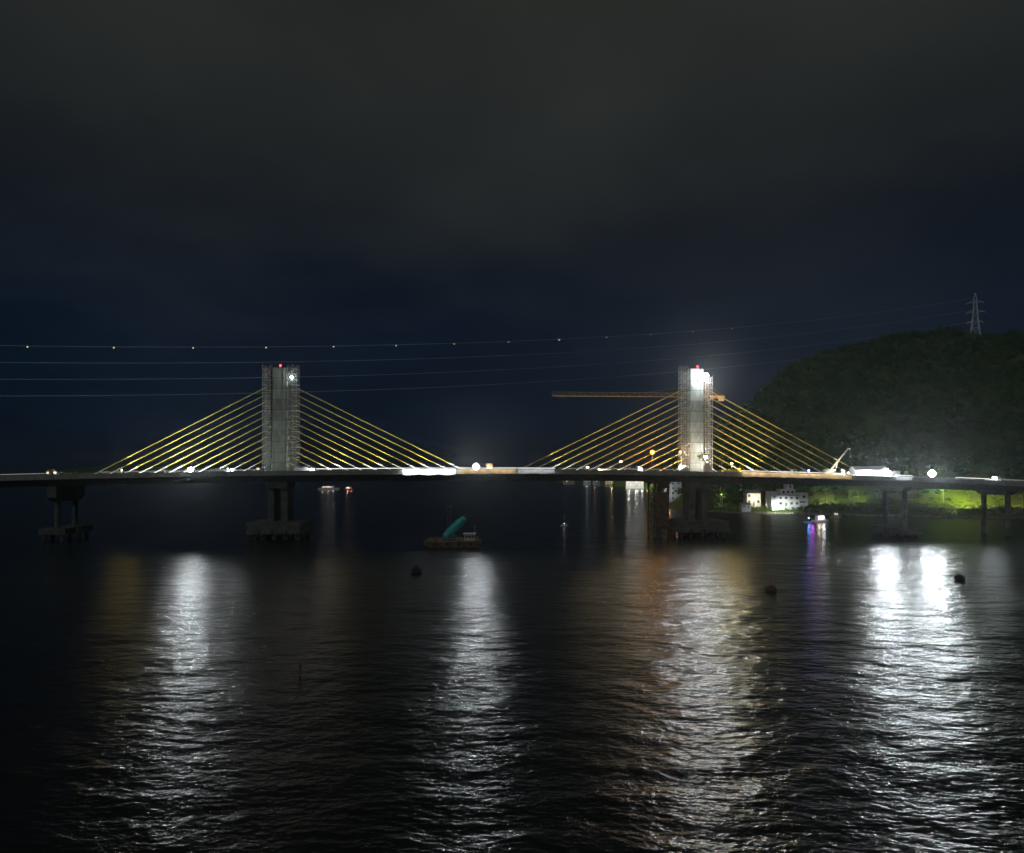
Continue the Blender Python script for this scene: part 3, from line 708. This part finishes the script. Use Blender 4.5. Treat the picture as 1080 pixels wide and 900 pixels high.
m = MB(); m.truss((0, 0, zt+.3), (0, 0, zt+5.5), 1.2, 1.2, 1.4, .1, up=Vector((0, 1, 0))); m.tube((0, 0, zt+5.5), (-Lj*.42, 0, zt+1.5), .05, 4); m.tube((0, 0, zt+5.5), (6.8, 0, zt+.4), .05, 4); m.build('apex_tie', M['crane'], o)
m = MB(); m.box((.2, -1.7, zt-.6), (1.5, 1.2, 1.9)); cb3 = m.build('cab', M['white'], o); m = MB(); m.box((.2, -2.32, zt-.4), (1.2, .05, 1.2)); m.build('window', M['glass'], cb3)
m = MB(); m.box((-Lj*.93, 0, zt-.4), (1.4, 1.2, .35)); m.tube((-Lj*.93, 0, zt-.5), (-Lj*.93, 0, zt-3.5), .035, 4); m.build('trolley', M['steel'], o)
light(o, (2, -3.2, zt+2.6), 2600, (1, .66, .3), .2)  # unseen warm fill added near the crane top, no lamp there
light(o, (-Lj*.45, -3.5, zt-11), 800, (1, .60, .32), .05)  # second added fill, brightens the jib from below

# temporary trestle below the deck
tp = T(694, 0)
o = thing('temporary_trestle', 'dark steel support trestle standing in the water left of the floodlit pylon pier', 'trestle', BP(tp, 0, 0), TH)
m = MB()
for x in (-2.6, 0, 2.6):
    for y in (-5, 5): m.tube((x, y, -4), (x, y, DZ(tp)-4.2), .5, 10)
m.each('leg', M['rust'], o)
m = MB()
for y in (-5, 5):
    for z in np.arange(3, 20, 4.2): m.tube((-2.6, y, z), (2.6, y, z+4.2), .18, 5); m.tube((2.6, y, z), (-2.6, y, z+4.2), .18, 5)
m.build('brace', M['rust'], o)
m = MB(); m.box((0, 0, DZ(tp)-3.85), (7, 12, .7)); m.box((0, -5.2, 11), (5.6, .2, 13)); m.build('cap_beam', M['rust'], o)

# ------------------------------------------------------------ power lines and pylon on the hill
TW = Vector((435, 650, 143.0))
Ln0 = Vector(((29-CX)/F*345, 345, 0)); dirn = (Vector((435, 650, 0))-Ln0)/19.8
def wz(n, k): return 88+2.2*n+.145*n*n-k*(8.3+.13*n)
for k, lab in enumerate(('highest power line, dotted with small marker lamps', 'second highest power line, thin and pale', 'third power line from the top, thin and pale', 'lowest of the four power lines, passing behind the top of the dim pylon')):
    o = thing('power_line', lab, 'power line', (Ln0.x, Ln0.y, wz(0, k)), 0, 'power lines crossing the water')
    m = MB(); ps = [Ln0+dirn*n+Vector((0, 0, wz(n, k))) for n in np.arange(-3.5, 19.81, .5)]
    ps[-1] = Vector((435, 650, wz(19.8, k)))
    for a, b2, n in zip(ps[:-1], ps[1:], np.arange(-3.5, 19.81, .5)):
        m.tube(a-o.location, b2-o.location, (.19-.155*min(max((n-5)/6, 0), 1)), 5, cap=False); m.build('conductor', M['wire'], o)  # conductor thinned rightward so its lit look fades
    if k == 0:
        for n in range(-2, 13):
            p = Ln0+dirn*n+Vector((0, 0, wz(n, 0)))-o.location; s = MB(); s.ball(p-Vector((0, 0, .45)), .38, 8, 6); s.build('marker_lamp', M['e_mark'], o)
o = thing('transmission_tower', 'tall lattice transmission tower on top of the wooded hill', 'transmission tower', TW, R(-25))
m = MB(); hs = [0, 9, 17, 25, 32, 38, 44, 50]; ws = [5.2, 4.0, 3.1, 2.3, 1.7, 1.4, 1.2, .25]
for a in range(len(hs)-1):
    for i in range(4):
        s1 = ((-1, -1), (1, -1), (1, 1), (-1, 1))[i]; s2 = ((-1, -1), (1, -1), (1, 1), (-1, 1))[(i+1) % 4]
        p = lambda s_, q: (s_[0]*ws[q], s_[1]*ws[q], hs[q])
        m.tube(p(s1, a), p(s1, a+1), .16, 4); m.tube(p(s1, a), p(s2, a+1), .09, 3); m.tube(p(s2, a), p(s1, a+1), .09, 3); m.tube(p(s1, a+1), p(s2, a+1), .10, 3)
m.build('lattice', M['galv'], o)
for z, l in ((22.5, 6.5), (32, 7.5), (41, 6.5)):
    m = MB()
    for s_ in (-1, 1):
        for y in (-1, 1): m.tube((s_*1.4, y*1.2, z), (s_*l, 0, z), .11, 4); m.tube((s_*1.3, y*1.2, z+2), (s_*l, 0, z), .09, 4)
        m.tube((s_*l, 0, z), (s_*l, 0, z-1.8), .14, 6)
    m.build('cross_arm', M['galv'], o)
light(o, (-16, -24, 6), 6000, (.9, .95, 1), .3, name='tower_fill')  # unseen fill added beside the tower to lift its lattice

# ------------------------------------------------------------ houses on the shore
def house(label, px, Y, base, L, D, H, wall='whitewall', roof='flat', rows=2, cols=4, lit=(), rz=0, roofm='tile', extra=None, group='houses along the right shore', name='house'):
    x = (px-CX)/F*Y
    o = thing(name, label, 'house', (x, Y, base), rz, group)
    b_ = MB(); b_.box((0, 0, H/2-1.5), (L, D, H+3))
    if extra:
        for (ex, ey, el, ed, eh) in extra: b_.box((ex, ey, eh/2-.5), (el, ed, eh+1))
    w_ = b_.build('wall', M[wall], o)
    r_ = MB()
    if roof == 'flat':
        r_.box((0, 0, H+.12), (L+.5, D+.5, .22))
        if extra:
            for (ex, ey, el, ed, eh) in extra: r_.box((ex, ey, eh+.13), (el+.4, ed+.4, .22))
    else:
        r_.loft([[(-L/2-.4, -D/2-.5, H), (-L/2-.4, D/2+.5, H), (-L/2-.4, 0, H+D*.28)], [(L/2+.4, -D/2-.5, H), (L/2+.4, D/2+.5, H), (L/2+.4, 0, H+D*.28)]])
    r_.build('roof', M[roofm], o)
    k = 0; fh = H/rows
    for r in range(rows):
        for c in range(cols):
            cx = -L/2+L*(c+.5)/cols; cz = fh*(r+.55); ww = min(1.5, L/cols*.5); wh = fh*.42
            if r == 0 and c == cols//2:
                q = MB(); q.box((cx, -D/2-.03, 1.05), (1.1, .08, 2.1)); dr = q.build('door', M['plank'], o)
                q = MB(); q.box((cx+.35, -D/2-.09, 1.05), (.08, .06, .2)); q.build('handle', M['steel'], dr)
            else:
                q = MB(); q.box((cx, -D/2-.02, cz), (ww, .06, wh)); wn_ = q.build('window', M['e_win' if (r, c) in lit else 'glass'], o)
                q = MB(); [q.box((cx+s_*ww/2, -D/2-.05, cz), (.1, .1, wh+.1)) for s_ in (-1, 0, 1)]; q.box((cx, -D/2-.09, cz-wh/2-.08), (ww+.3, .22, .12)); q.box((cx, -D/2-.06, cz+wh/2+.05), (ww+.2, .1, .1)); q.build('frame', M['frame'], wn_)
            k += 1
    return o
# the white villa (stepped blocks)
v = house('large white stepped villa with many dark windows on the shore', 826, 424, 4.3, 16.5, 9, 6.6, rows=2, cols=5)
v2 = MB(); v2.box((-7.4, -.6, 4.3), (3.6, 9.4, 9.0)); v2.build('wing', M['whitewall'], v)
v3 = MB(); v3.box((2.2, 1.5, 8.4), (9.0, 6.0, 3.6)); v3.box((4.2, 2.5, 11.6), (4.2, 4.5, 3.4)); v3.box((10.6, 1.0, 4.2), (7.0, 8, 7.6)); up = v3.build('upper_storey', M['whitewall'], v)
q = MB(); q.box((2.2, 1.5, 10.27), (9.4, 6.4, .16)); q.box((4.2, 2.5, 13.4), (4.7, 5, .18)); q.box((10.6, 1, 8.1), (7.4, 8.4, .18)); q.box((-7.4, -.6, 8.9), (4.0, 9.8, .18)); q.build('coping', M['whitewall'], v)
for (x, y, z, w_, h_) in ((-.4, -1.53, 8.6, 1.4, 1.5), (2.4, -1.53, 8.6, 1.2, 1.5), (5.0, -1.53, 8.6, 1.2, 1.5), (4.4, .22, 11.9, 1.2, 1.6), (10.4, -3.03, 2.6, 4.2, .8), (11.5, -3.03, 5.8, 1.6, 1.3), (-7.4, -5.33, 5.9, 1.2, 1.2)):
    q = MB(); q.box((x, y, z), (w_, .06, h_)); ww = q.build('window', M['glass'], v); q = MB(); [q.box((x+s_*w_/2, y-.04, z), (.1, .08, h_+.1)) for s_ in (-1, 1)]; q.box((x, y-.05, z-h_/2-.07), (w_+.2, .16, .1)); q.build('frame', M['frame'], ww)
q = MB(); [q.tube((x, -6.2, -3), (x, -6.2, .1), .18, 8) for x in (-6, -2, 2, 6, 10)]; q.box((2, -5.8, .15), (19, 2.4, .25)); q.build('terrace', M['whitewall'], v)
v4 = house('low pale house with a lit front beside the left of the white villa', 793, 436, 4.5, 8.5, 7, 7.5, 'whitewall', 'gable', 2, 3, lit=((1, 1), (1, 2)), roofm='greyroof')
house('small grey shed below the pale lit house', 786, 425, 2.6, 5.5, 4, 2.6, 'greywall', 'gable', 1, 2, roofm='greyroof')
house('tall grey blue house seen left of the floodlit pylon legs', 714, 505, 4, 12, 9, 14.5, 'greywall', 'flat', 4, 3, roofm='greyroof', extra=((-7.5, 0, 5, 8, 9),))
house('small dark house between the pylon legs', 727, 500, 3, 6, 6, 6, 'beigewall', 'gable', 2, 2)
house('house with a warm lit front below the end of the right cables', 872, 452, 6.5, 10, 7, 5.5, 'beigewall', 'gable', 2, 3, lit=((1, 0),))
house('small cottage among the trees right of the villa', 889, 446, 6, 8, 6, 4.6, 'beigewall', 'gable', 1, 3, lit=((0, 0),))
house('cottage under the large right floodlight', 912, 452, 8, 8, 6, 4.8, 'greywall', 'gable', 2, 2, roofm='greyroof')
house('long low shed on the bank between the last two piers', 1012, 425, 5, 17, 7, 3.4, 'beigewall', 'gable', 1, 5, roofm='greyroof')
# distant settlement (left of the floodlit pylon)
def far_building(label, px, Y, base, L, H, wall, lits, rows=2, cols=4, roof='flat'):
    o = house(label, px, Y, base, L, 10, H, wall, roof, rows, cols, lit=lits, group='buildings on the far shore')
    return o
fb = far_building('large brightly lit white building on the far shore left of the trestle', 669, 1020, 3.0, 26, 12, 'whitewall', [(r, c) for r in range(3) for c in range(6)], 3, 6)
far_building('low building with yellow lit windows left of the bright white one', 646, 1180, 3.0, 26, 6, 'beigewall', [(0, c) for c in range(6)]+[(1, c) for c in range(6)], 2, 6)
far_building('small pale lit house on the far shore below the right fan end', 619, 1260, 3.0, 13, 7, 'whitewall', [(1, 0), (1, 2)], 2, 3)
far_building('bluish lit boathouse on the far shore', 629, 1230, 3.0, 12, 6, 'greywall', [(1, 1)], 2, 3)
far_building('dim brown building at the far left of the distant settlement', 600, 1350, 3.0, 22, 5, 'beigewall', [(0, 1)], 1, 5)

def lamp_post(label, p, power, color, h=6, radius=.3, emat='e_warm', group='street lamps on the shore', spot=None):
    o = thing('street_lamp', label, 'street lamp', p, 0, group)
    g = 1 if spot else -1
    s = MB(); s.tube((0, 0, -1), (0, 0, h), .12, 6, .07); s.tube((0, 0, h), (0, 1.2*g, h+.3), .06, 5); s.build('pole', M['galv'], o)
    s = MB(); s.box((0, 1.3*g, h+.28), (.35, .8, .16)); s.build('lamp_head', M['steel'], o)
    s = MB(); s.box((0, 1.3*g, h+.17), (.28, .6, .05)); s.build('lens', M[emat], o)
    light(o, (0, 1.3*g, h-radius-.1), power, color, radius, 150 if spot else None, spot)
    if spot and radius > .8: light(o, (0, -.5-radius*1.1, h-radius-.1), power*.14, color, radius*.8)
    return o
def gp(px, Y): x = (px-CX)/F*Y; return (x, Y, float(ground(x, Y)))
lamp_post('street lamp lighting the front of the pale house left of the villa', gp(800, 424), 4200, (1, .85, .6), 7, spot=(0, 1, -.75))
lamp_post('street lamp on the shore in front of the left wing of the villa', gp(818, 410.5), 4200, (.95, 1, .92), 7, spot=(0, 1, -.75))
lamp_post('street lamp on the shore in front of the middle of the villa', gp(833, 408.5), 5500, (.9, 1, .95), 7, spot=(0, 1, -.75))
lamp_post('street lamp in the bushes right of the villa', gp(872, 432), 5000, (1, .85, .45), 7, spot=(0, 1, -.75))
lamp_post('street lamp beside the cottage under the large right floodlight', gp(905, 425), 5000, (.95, .95, .6), 8, spot=(0, 1, -.75))
lamp_post('yellow street lamp over the lit grass left of the last pier pair', gp(1022, 404), 30000, (1, .92, .12), 9, spot=(0, 1, -.75))
lamp_post('yellow street lamp between the columns of the last pier', gp(1048, 402), 9000, (1, .90, .18), 7, spot=(0, 1, -.75))
lamp_post('amber street lamp at the far right of the bank', gp(1078, 400), 9000, (1, .72, .12), 7, spot=(0, 1, -.75))
lamp_post('pale lamp at the water edge left of the last pier pair', gp(1008, 386), 1300, (1, .95, .75), 3, spot=(0, 1, -.75))
lamp_post('added street lamp lighting the lower hill left of the glaring single floodlight', gp(950, 425), 6000, (.7, 1, .6), 9, spot=(0, 1, -.4))  # added to light the hill foot, no such lamp seen here
lamp_post('added street lamp lighting the lower hill right of the glaring single floodlight', gp(995, 418), 6000, (.75, 1, .5), 9, spot=(0, 1, -.4))  # likewise an added lamp for the lower hill
lamp_post('street lamp beside the tall grey blue house', (W(704, 512, 492).x, 492, 3), 1800, (.9, .95, 1), 9, spot=(0.3, 1, -.1))
lamp_post('dim street lamp in the bushes right of the floodlit pylon', gp(762, 442), 1800, (.8, 1, .5), 8, spot=(0, 1, -.75))
lamp_post('orange street lamp at the shore between trestle and grey blue house', (W(705, 528, 470).x, 470, .5), 900, SOD, 6, emat='e_orange')
lamp_post('orange street lamp at the right of the bright far building', (W(683, 513, 985).x, 985, 2), 3500, SOD, 8, radius=.8, emat='e_orange', group='street lamps on the far shore')
lamp_post('white harbour lamp at the left of the bright far building', (W(663, 511, 975).x, 975, 2), 20000, (1, .97, .88), 10, radius=1.2, emat='e_boat', group='street lamps on the far shore', spot=(0, 1, -.2))
lamp_post('white harbour lamp in front of the middle of the bright far building', (W(671, 511, 975).x, 975, 2), 26000, (.95, 1, .92), 10, radius=1.3, emat='e_boat', group='street lamps on the far shore', spot=(0, 1, -.2))
lamp_post('white harbour lamp at the right corner of the bright far building', (W(677, 511, 975).x, 975, 2), 12000, (1, 1, .95), 8, radius=.9, emat='e_boat', group='street lamps on the far shore', spot=(0, 1, -.2))
lamp_post('pink harbour lamp below the bluish boathouse', (W(627, 513, 1150).x, 1150, 1), 500, (1, .5, .5), 5, radius=.6, emat='e_orange', group='street lamps on the far shore')
lamp_post('yellow harbour lamp before the low yellow lit building', (W(645, 510, 1150).x, 1150, 1), 1800, (1, .8, .3), 7, radius=.7, group='street lamps on the far shore')
lamp_post('bluish harbour lamp beside the pale far house', (W(619, 511, 1220).x, 1220, 1), 1200, (.7, .9, 1), 7, radius=.7, emat='e_boat', group='street lamps on the far shore')

# stair ramp and retaining wall at the right end of the bank
o = thing('retaining_wall', 'low stone wall along the water under the right bank', 'wall', (0, 0, 0))
m = MB(); xs_ = np.linspace(118, 330, 60)
secs = []
for x in xs_:
    y = float(np.interp(x, SX, SY))-1.2; z = 1.0+.3*math.sin(x*.3); secs.append([(x, y-.8, -1), (x, y-.5, z), (x, y+1.5, z), (x, y+1.5, -1)])
m.loft(secs); m.build('stonework', M['sand'], o)
x0 = (1062-CX)/F*362
o = thing('access_ramp', 'dark sloping access ramp on posts at the right edge of the bank', 'ramp', (x0, 362, 0))
m = MB(); m.poly([(0, 0, 1), (16, 0, 9), (16, 3, 9), (0, 3, 1), (0, 0, .2), (16, 0, 8.2), (16, 3, 8.2), (0, 3, .2)], [(0, 1, 2, 3), (7, 6, 5, 4), (0, 4, 5, 1), (2, 6, 7, 3), (1, 5, 6, 2), (0, 3, 7, 4)]); m.build('slab', M['pier'], o)
m = MB(); [m.tube((x, y, -2), (x, y, x*.5+.2), .3, 8) for x in (4, 9, 14) for y in (.5, 2.5)]; m.each('post', M['pier'], o)
m = MB(); [m.tube((x, .1, x*.5+1), (x, .1, x*.5+2.1), .04, 4) for x in range(0, 17, 2)]; m.tube((0, .1, 2.1), (16, .1, 10.1), .05, 5); m.build('handrail', M['galv'], o)

# ------------------------------------------------------------ bank trees
def tree_proto(seed, H, name='bank_tree'):
    r = random.Random(seed); o = thing(name, '', 'tree')
    m = MB(); tip = Vector((r.uniform(-.3, .3), r.uniform(-.3, .3), H*.55)); m.tube((0, 0, -1), tip*.5, .26, 8, .2); m.tube(tip*.5, tip, .2, 8, .12)
    for i in range(5):
        a = i*1.26+r.random(); m.tube(tip*r.uniform(.55, .95), tip+Vector((math.cos(a)*H*.2, math.sin(a)*H*.2, H*r.uniform(.05, .22))), .09, 5, .04)
    m.build('trunk', M['bark'], o)
    q = crown_proto(420, .085, seed, 1.0)*H*.40+np.array([0, 0, H*.62]); leaves_mesh('crown', q, M['leaf'], o); return o
tp_ = [tree_proto(40+i, h) for i, h in enumerate((7.5, 9, 6))]
spots = [(752, 436, 1.0, 'bushy tree just right of the floodlit pylon pier'), (760, 446, 1.1, 'tall tree behind the dim street lamp'), (768, 438, .9, 'rounded tree midway between floodlit pylon and pale house'),
 (776, 450, 1.2, 'tall tree behind the left side of the pale house'), (781, 440, .9, 'small tree touching the pale house on its left'), (804, 446, 1.0, 'tree between the pale house and the villa'), (808, 452, 1.2, 'tall tree behind the left wing of the villa'),
 (854, 440, 1.0, 'tree at the right end of the villa'), (861, 430, .8, 'small tree in front of the warm lit house'), (881, 438, 1.0, 'tree between the warm lit house and the cottage'), (896, 434, .9, 'tree at the right of the small cottage'),
 (903, 428, 1.0, 'tree in front of the cottage under the floodlight'), (921, 440, 1.1, 'tree right of the cottage under the floodlight'), (929, 425, .8, 'small tree left of the first right pier pair'), (944, 424, .9, 'tree seen between the columns of the first right pier pair'),
 (958, 434, 1.0, 'tree just right of the first right pier pair'), (968, 420, .9, 'rounded tree beneath the glaring single floodlight'), (979, 432, 1.1, 'tall tree beneath the glaring single floodlight'), (991, 420, .9, 'tree left of the long low shed'),
 (1000, 436, 1.1, 'tall tree behind the left end of the long low shed'), (1027, 436, 1.0, 'tree behind the right end of the long low shed'), (1050, 424, .9, 'tree seen between the columns of the last pier'), (1070, 422, 1.0, 'tree right of the last pier'), (1088, 430, 1.2, 'tree at the right edge of the picture')]
used = set()
for i, (px, Y, s_, lab) in enumerate(spots):
    k = i % 3
    if k not in used: o = tp_[k]; used.add(k)
    else: o = copy_tree(tp_[k])
    x, y, z = gp(px, Y); o.location = (x, y, z); o.rotation_euler = (0, 0, i*1.7); o.scale = (s_*1.15, s_*1.15, s_); o['label'] = lab; o['group'] = 'trees on the right bank'
# undergrowth along the bank
Q = []
for i in range(900):
    x = rng.uniform(124, 330); sh = float(np.interp(x, SX, SY)); y = sh+rng.uniform(3, 42); r = rng.uniform(.8, 1.9)
    if x/y > .82: continue
    Q.append(protos[rng.integers(6)][:60]*r+np.array([x, y, float(ground(x, y))+r*.4]))
struct(leaves_mesh('undergrowth', np.concatenate(Q), M['leaf']), 'stuff', 'low green shrubs covering the river bank', 'shrubs')

# ------------------------------------------------------------ boats, barge, buoys
def hull_mb(L, B, H, bow=.25, flare=.85):
    m = MB(); secs = []
    for i in range(9):
        u = i/8; x = -L/2+L*u; wdt = B/2*(1 if u < 1-bow else max(.06, 1-((u-(1-bow))/bow)**1.6)); z0 = -.5+(0 if u < .8 else (u-.8)*2.2); top = H*(1+.25*max(0, u-.6))
        secs.append([(x, -wdt*flare, z0), (x, wdt*flare, z0), (x, wdt, top), (x, -wdt, top)])
    m.loft(secs); return m
# barge with teal conveyor boom
bY = 236; p = W(478, 0, bY)
o = thing('work_barge', 'dark flat work barge with a teal slanted boom moored in front of midspan', 'barge', (p.x, bY, 0), R(3))
m = MB(); Lb = 19.5
m.loft([[(x, -3.6, zb_), (x, 3.6, zb_), (x, 3.6, 1.9), (x, -3.6, 1.9)] for x, zb_ in ((-Lb/2, 1.0), (-Lb/2+2.5, -.6), (Lb/2-2, -.6), (Lb/2, .9))]); m.build('hull', M['hull'], o)
m = MB(); m.box((.2, 0, 1.95), (18, 6.8, .1)); m.box((0, -3.6, 2.05), (19, .18, .4)); m.box((0, 3.6, 2.05), (19, .18, .4)); m.build('deck', M['barge_deck'], o)
m = MB(); m.box((5.6, .4, 3.1), (3.6, 3.0, 2.2)); cbn = m.build('cabin', M['beigewall'], o)
m = MB(); m.box((5.6, .4, 4.35), (4.4, 3.8, .22)); m.build('roof', M['white'], cbn)
m = MB(); [m.box((5.6+x, -1.13, 3.4), (.7, .05, .7)) for x in (-1, 0, 1)]; m.build('window', M['glass'], cbn)
m = MB(); m.box((-1.2, 0, 2.9), (4.6, 3.0, 1.7)); m.tube((-3, -1, 2), (-3, -1, 4.4), .25, 8); m.build('engine_house', M['steel'], o)
m = MB(); a = Vector((-3.0, -1.0, 3.2)); b2 = Vector((4.0, -1.0, 9.8)); dd = (b2-a).normalized(); nn = Vector((-dd.z, 0, dd.x)); secs = []
for i in range(13):
    u = i/12; c = a+(b2-a)*u; rr = 1.45*(1-.45*abs(2*u-1)**4)*(1+.10*math.sin(i*2.3)); hh = 1.2*(1+.12*math.sin(i*1.7))
    secs.append([c+nn*rr*math.cos(q)+Vector((0, hh*math.sin(q), 0)) for q in [k*math.pi/5 for k in range(10)]])
m.loft(secs); m.build('boom_cover', M['teal'], o, smooth=True)
m = MB(); m.truss(a-dd*1.2, b2+dd*1.6, 1.2, 1.2, 1.3, .08); m.build('boom', M['steel'], o)
m = MB(); m.truss((-1.8, 0, 2), (-1.4, 0, 13.5), 1.0, 1.0, 1.5, .09, up=Vector((0, 1, 0))); m.box((-1.4, 0, 13.7), (2.4, 1.2, .25)); m.build('mast', M['steel'], o)
m = MB(); m.tube((-5.6, -1.1, 2.7), (-5.6, 1.1, 2.7), .7, 12); m.tube((-5.6, -1.2, 2.7), (-5.6, -1.1, 2.7), 1.0, 12); m.tube((-5.6, 1.1, 2.7), (-5.6, 1.2, 2.7), 1.0, 12); m.build('winch', M['rust'], o)
m = MB(); [m.box((x, y, 2.0+h_/2), (l_, w_, h_), q) for x, y, l_, w_, h_, q in ((-7.6, 1.6, 1.4, 1.0, .9, .3), (-7.4, -2, 1.0, 1.2, .7, .1), (2.4, -2.2, 1.2, .9, 1.1, .2), (3.0, 1.8, 1.6, 1.2, .8, -.3), (8.2, -1.8, 1.0, 1.0, .8, .5), (8.3, 1.2, .9, 1.3, 1.2, 0))]; m.each('deck_box', M['barge_deck'], o)
m = MB(); [m.tube((x, 2.6, 2), (x, 2.6, 2.9), .3, 10) for x in (.6, 1.3, 2.0, -4.4)]; m.each('barrel', M['teal'], o)
m = MB(); m.tube((7.3, .4, 4.4), (7.3, .4, 7.2), .06, 5); m.tube((6.7, .4, 6.6), (7.9, .4, 6.6), .04, 4); m.build('signal_mast', M['galv'], o)
m = MB(); m.tube((-1.4, 0, 13.6), b2, .06, 4); m.tube((-1.4, 0, 13.6), (-8.5, 0, 2), .05, 4); m.build('stay_wire', M['steel'], o)
m = MB(); [m.tube((x, -3.55, 2), (x, -3.55, 3.0), .05, 4) for x in np.arange(-8, 9, 1.5)]; m.tube((-8, -3.55, 3.0), (8.5, -3.55, 3.0), .05, 4); m.build('handrail', M['galv'], o)
m = MB(); [m.tube((x, -3.78, 1.2), (x, -3.5, 1.2), .55, 12) for x in (-6, -2, 2, 6)]; m.each('tyre_fender', M['rubber'], o)

def buoy(px, py, label, r=.9, m_='rubber'):
    Y = F*CAMZ/(py-HY); p = W(px, 0, Y); o = thing('buoy', label, 'buoy', (p.x, Y, 0), 0, 'mooring buoys')
    s = MB(); s.ball((0, 0, r*.35), r, 14, 8, .85); s.build('float', M[m_], o)
    s = MB(); s.tube((0, 0, r), (0, 0, r*1.7), r*.14, 6); s.tube((0, 0, r*.3), (0, 0, r*.45), r*1.06, 14); s.build('collar', M['rust'], o)
buoy(439.5, 605, 'dark round mooring buoy left of and below the barge', 1.5)
buoy(813, 624, 'brownish buoy in the dark water between the two bright reflections', 1.2, 'rust')
buoy(1012, 612, 'dark buoy at the edge of the right bright reflection', 1.1)
Y = F*CAMZ/(714-HY); p = W(316, 0, Y)
o = thing('marker_post', 'thin dark marker post standing in the near water', 'post', (p.x, Y, 0)); s = MB(); s.tube((0, 0, -2), (.1, 0, 1.6), .11, 6); s.build('pole', M['rust'], o); s = MB(); s.box((.1, 0, 1.3), (.4, .15, .5)); s.build('board', M['rust'], o)

def boat(label, px, py, L, B, H, lights_, cabm='white', rz=0.0, hm='white', name='boat', cab=True):
    Y = F*CAMZ/(py-HY); p = W(px, 0, Y); o = thing(name, label, 'boat', (p.x, Y, 0), rz)
    hull_mb(L, B, H).build('hull', M[hm], o)
    if cab:
        m = MB(); m.loft([[(x, -B*.36, H), (x, B*.36, H), (x+s_, B*.33, H*1+2.1), (x+s_, -B*.33, H+2.1)] for x, s_ in ((-L*.3, .2), (L*.18, -.5))]); c = m.build('cabin', M[cabm], o)
        m = MB(); n = max(2, int(L*.4/1.6))
        for i in range(n): m.box((-L*.26+L*.38*(i+.5)/n, -B*.35-.03, H+1.3), (L*.38/n*.6, .08, .7))
        m.build('window', M['e_win'], c)
    m = MB(); m.tube((0, 0, H+2), (0, 0, H+4.5), .07, 5); m.build('mast', M['galv'], o)
    for (x, z, pw, c, r) in lights_:
        m = MB(); m.ball((x, -B*.5, z), .22, 8, 5); m.build('deck_lamp', M['e_boat'], o); light(o, (x, -B*.5-.4, z+.1), pw, c, r)
    return o
boat('lit passenger boat far off seen under the bridge right of the dim pylon', 347, 517, 28, 8, 3.0, ((-8, 5, 200, WARM, .6), (0, 5.5, 300, (1, .8, .75), .6), (7, 5.5, 350, WHITE, .7)))
boat('small dark boat with a red lamp right of the lit passenger boat', 368, 517, 14, 5, 1.8, ((-1, 3.5, 350, (1, .6, .4), .5), (4, 3, 200, (1, .2, .1), .4)), hm='red')
boat('tiny white lit dinghy alone on the dark water right of the barge', 595, 555, 3.2, 1.4, .6, ((0, 1.2, 3, WHITE, .16),), cab=False)
boat('lit white motor boat moored below the beacon near the villa', 866, 551, 9, 3.2, 1.2, ((-2.5, 2.6, 200, WARM, .25), (0, 3.2, 420, WHITE, .3)), rz=R(12))
boat('small grey motor boat moored right of the lit motor boat', 882, 546.5, 6, 2.4, .9, (), hm='greywall', cabm='greywall')
Y = 352; p = W(852, 0, Y)
o = boat('small boat glowing blue and purple left of the lit motor boat', 853, 552, 5, 2, .8, (), hm='greywall', cab=False)
light(o, (-.5, -1.6, 2.6), 260, (.12, .35, 1), .3); light(o, (1.2, -1.6, 4.0), 420, (.62, .12, .85), .3)
m = MB(); m.ball((-.5, -1.2, 2.6), .2, 8, 5); m.build('blue_lamp', M['e_blue'], o)
boat('work boat tied to the pile cap of the floodlit pylon with a red lamp', 713, 560, 6, 2.4, 1.0, ((0, 3.2, 160, (1, .35, .2), .2),), hm='steel', cabm='steel')
# pontoon
o = thing('pontoon', 'low floating pontoon beside the moored motor boats', 'pontoon', (W(872, 0, 372).x, 372, 0))
m = MB(); m.box((0, 0, .35), (18, 2.2, .3)); m.build('walkway', M['plank'], o); m = MB(); [m.tube((x, 0, -2), (x, 0, 1.6), .14, 6) for x in (-8, 0, 8)]; m.build('pile', M['bark'], o)

# ------------------------------------------------------------ night air
hz = bpy.data.materials.new('haze'); hz.use_nodes = True; nt = hz.node_tree
nt.nodes.remove(nt.nodes['Principled BSDF']); pv = nt.nodes.new('ShaderNodeVolumePrincipled')
pv.inputs['Color'].default_value = (.92, .97, 1, 1); pv.inputs['Density'].default_value = .00011; pv.inputs['Anisotropy'].default_value = .84
nt.links.new(pv.outputs[0], nt.nodes['Material Output'].inputs['Volume'])
h = MB(); h.box((0, 4400, 102), (12400, 9900, 214)); ho = h.build('haze', hz); struct(ho, 'stuff', 'thin damp night air over the water', 'haze')

# ------------------------------------------------------------ render settings
sc.view_settings.view_transform = 'Standard'; sc.view_settings.look = 'None'; sc.view_settings.gamma = 1; sc.view_settings.exposure = 0
sc.view_settings.use_curve_mapping = False
cy = sc.cycles; cy.use_denoising = True; cy.max_bounces = 4; cy.diffuse_bounces = 2; cy.glossy_bounces = 2; cy.volume_bounces = 0; cy.transparent_max_bounces = 8
cy.caustics_reflective = False; cy.caustics_refractive = False; cy.use_light_tree = True; cy.sample_clamp_indirect = 3; cy.volume_max_steps = 64
